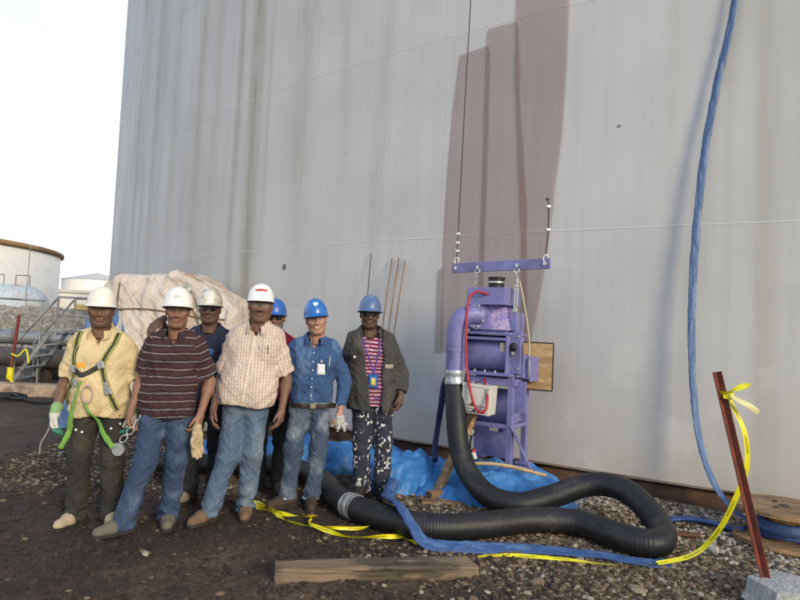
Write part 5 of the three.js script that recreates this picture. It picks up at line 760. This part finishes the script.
// ---------------------------------------------------------------- hoses
{
  const path = [[0.578, 1.1, -6.163], [0.58, 0.98, -6.14], [0.592, 0.7, -5.99], [0.63, 0.42, -5.89], [0.715, 0.24, -5.72], [0.86, 0.13, -5.47], [1.09, 0.112, -5.34], [1.36, 0.175, -5.37], [1.69, 0.295, -5.37], [1.9, 0.315, -5.18], [2.02, 0.22, -4.93], [2.03, 0.115, -4.68], [1.9, 0.1, -4.52], [1.72, 0.1, -4.6], [1.45, 0.1, -4.93], [1.08, 0.1, -4.93], [0.66, 0.1, -4.74], [0.28, 0.1, -4.66], [-0.02, 0.1, -4.83], [-0.3, 0.1, -5.08], [-0.5, 0.1, -5.45], [-0.66, 0.11, -5.86], [-1.0, 0.13, -6.22], [-1.5, 0.13, -6.3], [-2.0, 0.13, -6.2], [-2.5, 0.13, -6.3]];
  const h = thing('suction_hose', 'thick ribbed black suction hose looping from the purple machine across the ground', 'hose', [0, 0, 0]);
  part('hose', sweep(path, 3200, 26, (v, a, l) => { const t = (l / 0.0195) % 1, r = 0.0962 + 0.0026 * Math.pow(Math.abs(Math.sin(Math.PI * t)), 0.7) + 0.0012 * N3(l * 3, Math.cos(a) * 2, Math.sin(a) * 2); return [Math.cos(a) * r, Math.sin(a) * r]; }), worn([27, 28, 30], [48, 46, 43], 0.28, { rough: 0.5, seed: 71, size: 1.1, bump: 0.0008, fine: 0.25 }), h);
  const silver = std(0xb4b8ba, 0.38, { metalness: 0.6, bumpMap: sized(greyNoise, 0.3), bumpScale: 0.004 });
  part('tape_wrap', sweep([[0.576, 1.17, -6.165], [0.578, 1.1, -6.163], [0.582, 1.03, -6.155]], 16, 28, (v, a) => { const r = 0.104 + 0.0025 * Math.sin(v * 9) + 0.003 * N3(v * 6, Math.cos(a) * 3, Math.sin(a) * 3); return [Math.cos(a) * r, Math.sin(a) * r]; }), silver, h);
  const c = new THREE.CatmullRomCurve3(path.map((p) => V(...p)), false, 'catmullrom', 0.5), near = (x, z) => { let b = 0, bd = 9; for (let k = 0; k <= 2000; k++) { const p = c.getPointAt(k / 2000), d = Math.hypot(p.x - x, p.z - z); if (d < bd && k > 900) { bd = d; b = k; } } return b / 2000; };
  const u0 = near(-0.31, -5.09), seg = [-0.007, 0, 0.007].map((d) => c.getPointAt(u0 + d).toArray()); part('tape_wrap', sweep(seg, 12, 28, (v, a) => { const r = 0.102 + 0.004 * Math.sin(v * 11 + a); return [Math.cos(a) * r, Math.sin(a) * r]; }), silver, h);
  part('size_tag', rbox(0.03, 0.06, 0.004, 0.002, [0.665, 0.4, -5.905], [0.3, 0.2, 0.7]), mats.white, h);

  const blue = worn([72, 98, 138], [106, 128, 158], 0.45, { rough: 0.6, seed: 73, size: 0.7, fu: 5, fv: 3, bump: 0.002 });
  const flat = (pts, n, w, t, tw, o) => sweep(pts, n, 18, (v, a, l) => { const q = tw(v, l), k = 1 + 0.16 * N3(l * 5, 2.2, a * 0.5) + 0.1 * N3(l * 14, 5, 1), cr = 0.006 * N3(l * 9, Math.cos(a) * 2.5, Math.sin(a) * 2.5) + 0.0035 * N3(l * 24, Math.cos(a) * 3, Math.sin(a) * 3); const x = Math.cos(a) * (w * k + cr), y = Math.sin(a) * (t / k + cr); return [x * Math.cos(q) - y * Math.sin(q), x * Math.sin(q) + y * Math.cos(q)]; }, o);
  const v1 = thing('discharge_hose', 'blue lay-flat hose hanging down the tank wall to the wooden reel', 'hose', [0, 0, 0]);
  part('hose', flat([[3.2, 7.5, -5.55], [3.1, 6.0, -5.58], [2.994, 4.751, -5.637], [2.879, 4.008, -5.691], [2.787, 3.349, -5.721], [2.731, 2.688, -5.730], [2.695, 1.939, -5.716], [2.696, 1.387, -5.692], [2.713, 0.938, -5.648], [2.746, 0.596, -5.571], [2.800, 0.324, -5.437], [2.834, 0.190, -5.222], [2.9, 0.13, -5.0], [3.0, 0.12, -4.72]], 420, 0.034, 0.014, (v, l) => 1.35 + l * 0.3, { up: [0, 0, 1] }), blue, v1);
  const v2 = thing('discharge_hose', 'blue lay-flat hose lying over the black hose in front of the men', 'hose', [0, 0, 0]);
  const y0 = (x, z) => groundY(x, z) + 0.026;
  part('hose', flat([[0.02, 0.2, -5.62], [-0.02, 0.16, -5.25], [-0.03, 0.225, -4.92], [0.06, 0.235, -4.72], [0.16, 0.14, -4.56], [0.28, y0(0.28, -4.49) + 0.01, -4.49], [0.6, y0(0.6, -4.5), -4.5], [1.1, y0(1.1, -4.54), -4.54], [1.5, y0(1.5, -4.46), -4.46], [1.8, y0(1.8, -4.36), -4.36], [1.93, y0(1.93, -4.38), -4.38]], 260, 0.052, 0.016, (v, l) => 0.25 * Math.sin(l * 3) + 0.15, {}), worn([46, 78, 128], [76, 106, 148], 0.42, { rough: 0.6, seed: 74, size: 0.6, bump: 0.002 }), v2);
  const v3 = thing('discharge_hose', 'short run of blue hose on the gravel between black hose and reel', 'hose', [0, 0, 0]);
  part('hose', flat([[2.1, y0(2.1, -5.2), -5.2], [2.4, y0(2.4, -5.26) + 0.01, -5.26], [2.62, y0(2.62, -5.2) + 0.015, -5.2], [2.8, y0(2.8, -5.12), -5.12], [2.86, y0(2.86, -5.06) + 0.02, -5.06]], 120, 0.055, 0.022, (v, l) => 0.3 * Math.sin(l * 4), {}), worn([38, 70, 124], [58, 92, 142], 0.4, { rough: 0.6, seed: 75, size: 0.6 }), v3);
  const v4 = thing('drain_hose', 'dark navy hose falling from behind the elbow pipe to the tarp', 'hose', [0, 0, 0]);
  part('hose', flat([mw(0.0, 1.2, 0.2), mw(-0.1, 1.14, 0.2), mw(-0.17, 1.02, 0.2), mw(-0.2, 0.8, 0.22), mw(-0.22, 0.55, 0.24), mw(-0.22, 0.36, 0.28), mw(-0.16, 0.26, 0.36)], 120, 0.042, 0.026, (v, l) => l * 1.5, { up: [0.4, 0, 1] }), worn([30, 42, 84], [44, 58, 104], 0.4, { rough: 0.6, seed: 76, size: 0.5 }), v4);
  tag(part('rusty_pipe', bar([0.75, groundY(0.75, -4.62) + 0.02, -5.12], [2.45, groundY(2.45, -5) + 0.03, -4.98], 0.018, 10), worn([96, 66, 50], [70, 46, 36], 0.5, { seed: 78, size: 0.3, rough: 0.9 }), scene), 'thin rusty pipe lying on the gravel behind the black hose', 'pipe');
}

// ---------------------------------------------------------------- blue tarpaulins
{
  const tarpMat = worn([50, 114, 178], [80, 140, 196], 0.42, { rough: 0.5, seed: 81, size: 0.9, bump: 0.003 }); tarpMat.side = THREE.DoubleSide;
  const rid = (x) => 1 - Math.abs(x) * 2;
  const base = (x, z) => 0.10 + 0.12 * smooth(0.9, 0.3, Math.hypot((x - 0.32) / 1.0, (z - 0.05) / 0.75)) ;
  const g = grid(190, 110, (u, v) => {
    let x = mix(-0.82, 1.22, u), z = mix(-0.34, 0.72, v); const cl = smooth(0, 0.12, Math.min(u, 1 - u, v, 1 - v));
    const ex = 0.06 * N3(v * 7, 3, 1), w = fbm(x * 2.2 + 4, 1.2, z * 2.2, 3);
    z += 0.07 * N3(x * 3.2, 2, 5) * v + (x > 0.4 ? -0.18 * smooth(0.4, 1.2, x) * v : 0) - 0.1 * v * smooth(0.1, -0.6, x) * 0; x += ex;
    const fold = 0.05 + crumple(x, z) * 1.15 + 0.006 * N3(x * 14, z * 14, 2);
    const p = mw(x, 0, z); return [p[0], groundY(p[0], p[2]) + 0.006 + (base(x, z) - 0.09 + fold) * (0.12 + 0.88 * cl), p[2], x, z];
  });
  tag(part('blue_tarp', g, tarpMat, scene), 'crumpled bright blue tarpaulin spread under the purple machine', 'tarp');
  const heap = (label, c, L, ry, hh, dd, seed) => { const m = grid(120, 60, (u, v) => { const t = (u - 0.5) * 2, a = v * Math.PI, end = Math.sqrt(Math.max(0, 1 - Math.pow(Math.abs(t), 4))); const w = N3(t * 3 * L, a * 1.4, seed); const f = 1 + 1.5 * crumple(t * L * 1.2 + seed, a * 0.55 + seed) + 0.3 * N3(t * 1.3 * L, 0.5, seed); const x = t * L, y = Math.sin(a) * hh * f * end, z = -Math.cos(a) * dd * f * end; const cs = Math.cos(ry), sn = Math.sin(ry); return [c[0] + x * cs + z * sn, Math.max(0, y) + groundY(c[0], c[2]) - 0.01, c[2] - x * sn + z * cs, x, a * dd]; }); return tag(part('blue_tarp', m, tarpMat, scene), label, 'tarp'); };
  heap('long blue tarpaulin heap lying behind the legs of the men', [-1.0, 0, -6.75], 1.35, 0.05, 0.34, 0.3, 2.3); heap('blue tarpaulin bundle beside the paint-spattered jeans', [0.12, 0, -6.2], 0.42, 0.75, 0.36, 0.22, 6.1);
}

// ---------------------------------------------------------------- timber, reel, post, tape
const timber = (a, b, seed, size = 0.5) => worn(a, b, 0.45, { rough: 0.9, seed, size, fu: 3, fv: 22, bump: 0.004, fine: 0.2 });
const rough = (g, amp, f, seed = 0) => { const p = g.attributes.position; for (let i = 0; i < p.count; i++) { const x = p.getX(i), y = p.getY(i), z = p.getZ(i); p.setXYZ(i, x + amp * N3(x * f, y * f + seed, z * f), y + amp * N3(x * f + 7, y * f, z * f + seed), z + amp * N3(x * f, y * f + 3, z * f + 9)); } g.computeVertexNormals(); return g; };
function denseBox(w, h, d, sx, sy, sz) { return new THREE.BoxGeometry(w, h, d, sx, sy, sz); }
{
  const pk = thing('timber_plank', 'weathered timber plank lying on the dark ground in front of the men', 'plank', [-0.07, groundY(-0.07, -4.0) + 0.055, -3.99], 0.19);
  { const g = boxUV(new RoundedBoxGeometry(1.27, 0.115, 0.15, 6, 0.016)); const p = g.attributes.position; for (let i = 0; i < p.count; i++) { const x = p.getX(i), z = p.getZ(i), y = p.getY(i); p.setXYZ(i, x + (x > 0.6 ? 0.02 * z / 0.07 : 0), y - 0.012 * Math.pow(x / 0.6, 2) - (z > 0.05 && y > 0 ? 0.02 * smooth(-0.6, 0.2, x) : 0), z); }
    const q = g.attributes.uv; for (let i = 0; i < q.count; i++) { const a = q.getX(i); q.setX(i, q.getY(i)); q.setY(i, a); } g.computeVertexNormals();
    const map = texture(256, 512, (u, v) => { const gr = tfbm(u + 0.06 * tfbm(u, v, 3, 3, 3, 8), v, 26, 3, 4, 91), st = tfbm(u, v, 3, 5, 4, 95), crk = Math.pow(clamp(1 - Math.abs(vn(u * 9, v * 3 + 0.3, 9, 3, 97) - 0.5) * 26), 2) * 0.7; const k = 0.72 + gr * 0.5 - crk * 0.6; const d = smooth(0.45, 0.72, st); return [mix(126, 84, d) * k, mix(108, 74, d) * k, mix(87, 62, d) * k]; }, { size: [0.3, 1.1] });
    part('plank', g, std(0xffffff, 0.95, { map, bumpMap: sized(greyNoise, 0.06, 0.7), bumpScale: 0.006 }), pk); }
  tag(solid('timber_prop', beam([0.44, 0.03, -5.98], [0.785, 0.78, -6.13], 0.11, 0.045, 0.004), timber([166, 136, 96], [138, 108, 74], 86), scene), 'raw timber board propped against the front of the purple machine', 'board');
  tag(solid('timber_block', rbox(0.14, 0.07, 0.1, 0.006, [0.41, groundY(0.41, -5.86) + 0.035, -5.86], [0, 0.5, 0.05]), timber([148, 116, 86], [120, 90, 66], 87), scene), 'small brown timber block at the foot of the prop', 'block');
  tag(solid('flat_board', rbox(0.62, 0.02, 0.13, 0.004, [0.58, groundY(0.58, -5.7) + 0.016, -5.74], [0, 0.1, 0.0]), timber([134, 108, 84], [100, 80, 62], 88), scene), 'thin flat board on the ground at the tarp edge', 'board');
  tag(part('pale_stick', boxUV(tube([mw(0.28, 0.33, 0.55), mw(0.6, 0.35, 0.45), mw(0.95, 0.28, 0.26)], 0.017, 20, 8)), timber([190, 168, 124], [150, 128, 90], 89), scene), 'pale stick lying across the bright blue tarpaulin', 'stick');
  // reel on its side
  const rl = thing('cable_reel', 'wooden cable reel lying flat on the gravel at the right edge', 'reel', [3.07, groundY(3.0, -4.9), -4.9]); const rw = timber([152, 122, 86], [112, 90, 66], 92, 0.45);
  const disc = (y, name) => { for (let k = 0; k < 6; k++) { const w = 0.7 / 6, x0 = -0.35 + k * w + 0.002, x1 = x0 + w - 0.004, sh = new THREE.Shape(), R = 0.352; const at = (x) => Math.sqrt(Math.max(1e-4, R * R - x * x)); const n = 8; sh.moveTo(x0, -at(x0)); for (let i = 1; i <= n; i++) sh.lineTo(mix(x0, x1, i / n), -at(mix(x0, x1, i / n))); for (let i = 0; i <= n; i++) sh.lineTo(mix(x1, x0, i / n), at(mix(x1, x0, i / n))); const g = new THREE.ExtrudeGeometry(sh, { depth: 0.028 + (k % 2) * 0.002, bevelEnabled: true, bevelSize: 0.002, bevelThickness: 0.002, bevelSegments: 1 }).rotateX(HX).rotateY(0.6).translate(0, y + 0.03, 0); solid(name, g, rw, rl); } };
  disc(0.01, 'bottom_plank'); disc(0.25, 'top_plank'); solid('core', cyl(0.15, 0.15, 0.22, 32, [0, 0.145, 0]), timber([176, 136, 84], [140, 104, 64], 93), rl); part('hub_hole', cyl(0.035, 0.035, 0.006, 20, [0, 0.285, 0]), darkSteel, rl);
  for (const a of [0.5, 2.6, 4.7]) part('bolt', cyl(0.016, 0.016, 0.012, 6, [Math.cos(a) * 0.12, 0.288, Math.sin(a) * 0.12]), darkSteel, rl);
  tag(part('hose_wrap', sweep(Array.from({ length: 30 }, (_, k) => { const a = 1.2 + k * 0.42; return [3.07 + Math.cos(a) * (0.185 + k * 0.0022), groundY(3.0, -4.9) + 0.09 + 0.004 * k + 0.01 * Math.sin(k), -4.9 + Math.sin(a) * (0.185 + k * 0.0022)]; }), 200, 14, (v, a, l) => [Math.cos(a) * 0.014, Math.sin(a) * (0.045 + 0.006 * N3(l * 6, a, 1))]), worn([34, 58, 104], [52, 80, 128], 0.4, { rough: 0.6, seed: 95, size: 0.4 }), scene), 'blue hose wound round the core of the wooden reel', 'hose');
  // angle-iron post in a concrete block
  const conc = worn([172, 172, 168], [156, 157, 156], 0.5, { rough: 0.95, seed: 98, size: 0.25, bump: 0.008, fine: 0.2 });
  const gp = groundY(2.4, -3.85), post = thing('barrier_post', 'leaning rusty red angle-iron post set in a concrete block', 'post', [2.36, gp, -3.86]);
  { const g = new THREE.CylinderGeometry(0.235, 0.275, 0.15, 5, 6).toNonIndexed(); rough(g, 0.02, 7, 2); g.scale(1.0, 1, 0.9).rotateY(0.5).translate(0.06, 0.07, 0.05); solid('concrete_block', g, conc, post); }
  const pr = worn([116, 54, 40], [88, 52, 40], 0.4, { rough: 0.85, seed: 99, size: 0.25, bump: 0.002 }); const A = [-0.035, 0.06, -0.01], T = [-0.26, 1.36 - gp, -0.24];
  const L = new THREE.Shape(); [[0, 0], [0.042, 0], [0.042, 0.006], [0.006, 0.006], [0.006, 0.042], [0, 0.042]].forEach(([x, y], k) => (k ? L.lineTo(x, y) : L.moveTo(x, y)));
  { const d = V(...T).sub(V(...A)), len = d.length(), g = new THREE.ExtrudeGeometry(L, { depth: len, bevelEnabled: false }).rotateZ(Math.PI * 1.25).applyQuaternion(new THREE.Quaternion().setFromUnitVectors(V(0, 0, 1), d.clone().normalize())).translate(...A); solid('angle_iron', g, pr, post); }
  // caution tape
  const cv = document.createElement('canvas'); cv.width = 1024; cv.height = 64; const c2 = cv.getContext('2d'); c2.fillStyle = '#e6dc1c'; c2.fillRect(0, 0, 1024, 64); c2.fillStyle = '#14120a'; c2.font = 'bold 30px sans-serif'; for (let k = 0; k < 4; k++) c2.fillText('CAUTION', 40 + k * 256, 44);
  const tt = new THREE.CanvasTexture(cv); tt.colorSpace = THREE.SRGBColorSpace; tt.wrapS = tt.wrapT = THREE.RepeatWrapping; tt.magFilter = THREE.LinearFilter;
  const tapeMat = new THREE.MeshPhysicalMaterial({ map: tt, roughness: 0.42, side: THREE.DoubleSide, clearcoat: 0.2 }), plainTape = std(0xdcd41e, 0.42, { side: THREE.DoubleSide });
  const tape = (pts, w, twist, n = 220, up) => { const curve = new THREE.CatmullRomCurve3(pts.map((p) => V(...p)), false, 'catmullrom', 0.5), len = curve.getLength(), P = curve.getSpacedPoints(n); let nr = up ? V(...up) : V(0, 1, 0); const rows = P.map((p, i) => { const T = P[Math.min(i + 1, n)].clone().sub(P[Math.max(i - 1, 0)]).normalize(); nr = nr.clone().addScaledVector(T, -nr.dot(T)).normalize(); const q = twist(i / n, i / n * len), B = T.clone().cross(nr), N = nr.clone().multiplyScalar(Math.cos(q)).addScaledVector(B, Math.sin(q)), S = T.clone().cross(N); return [p, S, N]; }); return grid(4, n, (u, v) => { const [p, S, N] = rows[Math.round(v * n)], b = 0.010 * Math.sin(u * Math.PI) * N3(v * len * 5, 1, 2); return [p.x + S.x * (u - 0.5) * w + N.x * b, p.y + S.y * (u - 0.5) * w + N.y * b, p.z + S.z * (u - 0.5) * w + N.z * b, -v * len / 0.9, u]; }); };
  const gy = (x, z, o = 0.012) => [x, groundY(x, z) + o, z], TH = 0.033;
  const t1 = thing('caution_tape', 'yellow caution tape lying tangled on the ground before the men', 'tape', [0, 0, 0]);
  part('strand', tape([gy(-1.2, -5.45), gy(-1.0, -5.2, 0.03), gy(-0.82, -4.93, 0.02), gy(-0.55, -4.76, 0.035), gy(-0.3, -4.62, 0.02), gy(-0.05, -4.62, 0.03), gy(0.15, -4.72, 0.02)], TH, (v, l) => 1.5 * Math.sin(l * 6) + l * 0.8), tapeMat, t1);
  part('strand', tape([gy(-1.15, -5.3, 0.02), gy(-0.86, -5.02, 0.04), gy(-0.68, -4.96, 0.05), gy(-0.6, -5.05, 0.03), gy(-0.72, -5.12, 0.02)], TH, (v, l) => 1.5 * Math.sin(l * 7) + 0.8), tapeMat, t1);
  part('strand', tape([gy(-0.62, -5.02, 0.03), gy(-0.62, -4.86, 0.03), gy(-0.42, -4.72, 0.05), gy(-0.2, -4.8, 0.05), gy(-0.08, -4.95, 0.06), gy(0.05, -4.72, 0.03), gy(0.2, -4.55, 0.02)], TH * 0.8, (v, l) => 1.7 * Math.sin(l * 7 + 1)), tapeMat, t1);
  const t2 = thing('caution_tape', 'yellow caution tape rising from the gravel to the leaning red post', 'tape', [0, 0, 0]);
  part('strand', tape([gy(0.62, -4.4), gy(0.85, -4.42, 0.02), gy(1.2, -4.36, 0.03), gy(1.6, -4.3, 0.02), [1.93, 0.045, -4.33], [2.1, 0.12, -4.3], [2.19, 0.3, -4.2], [2.25, 0.52, -4.12], [2.3, 0.76, -4.07], [2.27, 0.98, -4.05], [2.19, 1.16, -4.06], [2.155, 1.24, -4.06]], TH, (v, l) => (v < 0.45 ? 0.5 * Math.sin(l * 4) : 0.5 + (v - 0.45) * 3.4), 320), tapeMat, t2);
  part('knot', tape([[2.12, 1.21, -4.04], [2.165, 1.215, -4.02], [2.2, 1.22, -4.06], [2.16, 1.23, -4.12], [2.115, 1.225, -4.08], [2.14, 1.24, -4.02], [2.2, 1.27, -4.0], [2.27, 1.3, -4.0]], 0.045, (v, l) => 0.4 + Math.sin(v * 9), 80), plainTape, t2);
  part('tail', tape([[2.15, 1.22, -4.01], [2.2, 1.19, -3.99], [2.26, 1.16, -3.98], [2.32, 1.12, -3.98]], 0.035, (v) => 0.6 + v, 40), std(0xc9c68e, 0.5, { side: THREE.DoubleSide }), t2);
  // rods leaning on the tank
  const rod = (label, a, b) => tag(part('steel_rod', bar(a, b, 0.0075, 8), worn([150, 128, 106], [118, 94, 76], 0.5, { seed: 101, size: 0.3, rough: 0.8 }), scene), label, 'rod', 'rods leaning on the tank');
  rod('thin rod leaning on the tank right of the grey-jacketed man, leftmost of three', [-0.32, 0.1, -7.12], [-0.124, 2.43, -7.72]); rod('thin rod leaning on the tank right of the grey-jacketed man, middle of three', [-0.26, 0.1, -7.08], [-0.036, 2.43, -7.655]); rod('thin rod leaning on the tank right of the grey-jacketed man, rightmost of three', [-0.2, 0.1, -7.04], [0.039, 2.4, -7.6]);
  tag(part('steel_rod', bar([-0.45, 0.1, -7.3], [-0.398, 2.5, -7.93], 0.006, 8), darkSteel, scene), 'single thin dark rod standing against the tank above the blue hard hat', 'rod');
  // loose rocks that stand out
  for (const [x, z, r, c, l] of [[1.33, -4.38, 0.045, 0xb8a88c, 'tan rock beside the yellow tape in front of the black hose'], [2.42, -4.72, 0.05, 0xd2cdc0, 'whitish rock on gravel left of the wooden reel'], [0.1, -4.33, 0.026, 0xc9b9a8, 'small pinkish stone on dark soil behind the timber plank'], [0.95, -4.0, 0.04, 0x9c8a70, 'brown rock on gravel right of the plank end'], [1.55, -3.9, 0.045, 0xa89a80, 'buff rock on gravel near the bottom frame edge']])
    tag(part('rock', boxUV(stoneShape(Math.round(x * 31) + 60, 3).scale(r, r, r).translate(x, groundY(x, z) + r * 0.35, z)), new THREE.MeshStandardMaterial({ color: c, map: mottle, roughness: 0.95, bumpMap: sized(greyNoise, 0.08), bumpScale: 0.006 }), scene), l, 'rock');
}

// ---------------------------------------------------------------- covered equipment behind the men on the left
{
  const C = [-3.3, 0, -9.35], ridge = (v) => 1 - Math.abs(v) * 2;
  const fld = (x, y, z) => {
    const px = x - C[0], pz = z - C[2], top = 2.17 + 0.05 * Math.sin(px * 3 + 1) - 0.07 * Math.pow(px + 0.35, 2) - 0.2 * smooth(0.2, 1.0, px) - 0.12 * smooth(-0.7, -1.0, px);
    const sl = 0.07 * (2.0 - y), hx = 0.94 + sl * 0.9, hz = 0.6 + sl; let qx = Math.abs(px) - hx + 0.1, qz = Math.abs(pz) - hz + 0.1, qy = y - top + 0.1;
    let d = Math.hypot(Math.max(qx, 0), Math.max(qz, 0), Math.max(qy, 0)) + Math.min(Math.max(qx, qy, qz), 0) - 0.1;
    if (Math.abs(d) < 0.2) { const s = px + pz * 0.7, dr = smooth(2.1, 1.2, y), w = N3(px * 1.3, y * 0.8, pz * 1.3); d -= 0.6 * crumple(s * 0.9 + 3, y * 0.55 + pz * 0.3) + dr * 0.05 * (1 - 3 * Math.abs(N3(s * 2.4 + w * 0.7, y * 0.5, 4))) + 0.03 * (1 - 3 * Math.abs(N3(s * 3.1 + y * 1.6, y * 1.4 - s, 8))); }
    return Math.max(d, 0.02 - y);
  };
  const g = netMesh(fld, [[-4.7, -0.05, -10.5], [-1.9, 2.5, -8.2]], 0.022); g.setAttribute('uv', new THREE.BufferAttribute(new Float32Array(g.attributes.position.count * 2), 2)); const g2 = boxUV(g);
  const map = texture(512, 512, (u, v) => { const a = tfbm(u, v, 4, 3, 6, 111), b = tfbm(u, v, 9, 5, 5, 114), c = tfbm(u, v, 40, 30, 3, 117); let q = [194, 184, 172]; const t = smooth(0.48, 0.7, a), w = smooth(0.56, 0.74, b); q = q.map((x, k) => mix(x, [160, 134, 106][k], t * 0.85)); q = q.map((x, k) => mix(x, [198, 200, 200][k], w * 0.7)); return q.map((x) => x * (0.93 + c * 0.14)); }, { size: [2.4, 2.4] });
  const t = thing('covered_equipment', 'tall equipment draped in dirty beige tarpaulin behind the men on the left', 'covered load', [0, 0, 0]);
  part('beige_tarp', g2, new THREE.MeshStandardMaterial({ map, roughness: 0.85, side: THREE.DoubleSide, bumpMap: sized(crease, 1.5), bumpScale: 0.04 }), t);
  { let zz = -8.0; for (let i = 0; i < 200; i++) { const d = fld(-2.98, 1.98, zz); if (d < 0.002) break; zz -= Math.max(d * 0.6, 0.002); } solid('patch', rbox(0.13, 0.1, 0.02, 0.008, [-2.98, 1.98, zz + 0.005], [-0.1, 0, 0.1]), std(0x8f9490, 0.7), t); solid('eyelet', cyl(0.022, 0.022, 0.02, 14, [-2.97, 1.98, zz + 0.012], [HX, 0, 0]), std(0xd0d0c8, 0.5), t); }
  const front = (x, y) => { let z = -7.9; for (let i = 0; i < 220; i++) { const d = fld(x, y, z); if (d < 0.003) break; z -= Math.max(d * 0.6, 0.002); } return [x, y, z + 0.012]; };
  const ropeMat = std(0x6b6152, 0.95), row = (n, f) => Array.from({ length: n }, (_, k) => front(...f(k / (n - 1))));
  part('tie_rope', tube(row(26, (t) => [mix(-4.15, -2.45, t), 1.62 + 0.05 * Math.sin(t * 5)]), 0.011, 120, 7), ropeMat, t); part('tie_rope', tube(row(16, (t) => [mix(-3.95, -4.02, t), mix(2.02, 0.9, t)]), 0.011, 80, 7), ropeMat, t); part('tie_rope', tube(row(20, (t) => [mix(-3.1, -2.5, t), mix(2.0, 1.0, t)]), 0.009, 80, 7), ropeMat, t);
  const b = grid(50, 40, (u, v) => { const x = mix(-4.5, -3.78, u), y = mix(0.05, 1.72, v) * (1 - 0.35 * Math.pow(Math.abs(u - 0.55) * 1.9, 2)), z = -8.35 - 0.35 * v + 0.07 * Math.sin(u * 17 + v * 4) + 0.05 * N3(u * 9, v * 6, 2); return [x + 0.05 * N3(u * 4, v * 5, 7), y, z, u, v]; });
  tag(part('blue_sheet', b, new THREE.MeshStandardMaterial({ color: 0x5f86b8, map: mottle, roughness: 0.6, side: THREE.DoubleSide }), scene), 'pale blue sheet hanging in front of the beige covered load', 'sheet');
}

scene.updateMatrixWorld(true);
renderer.render(scene, camera);
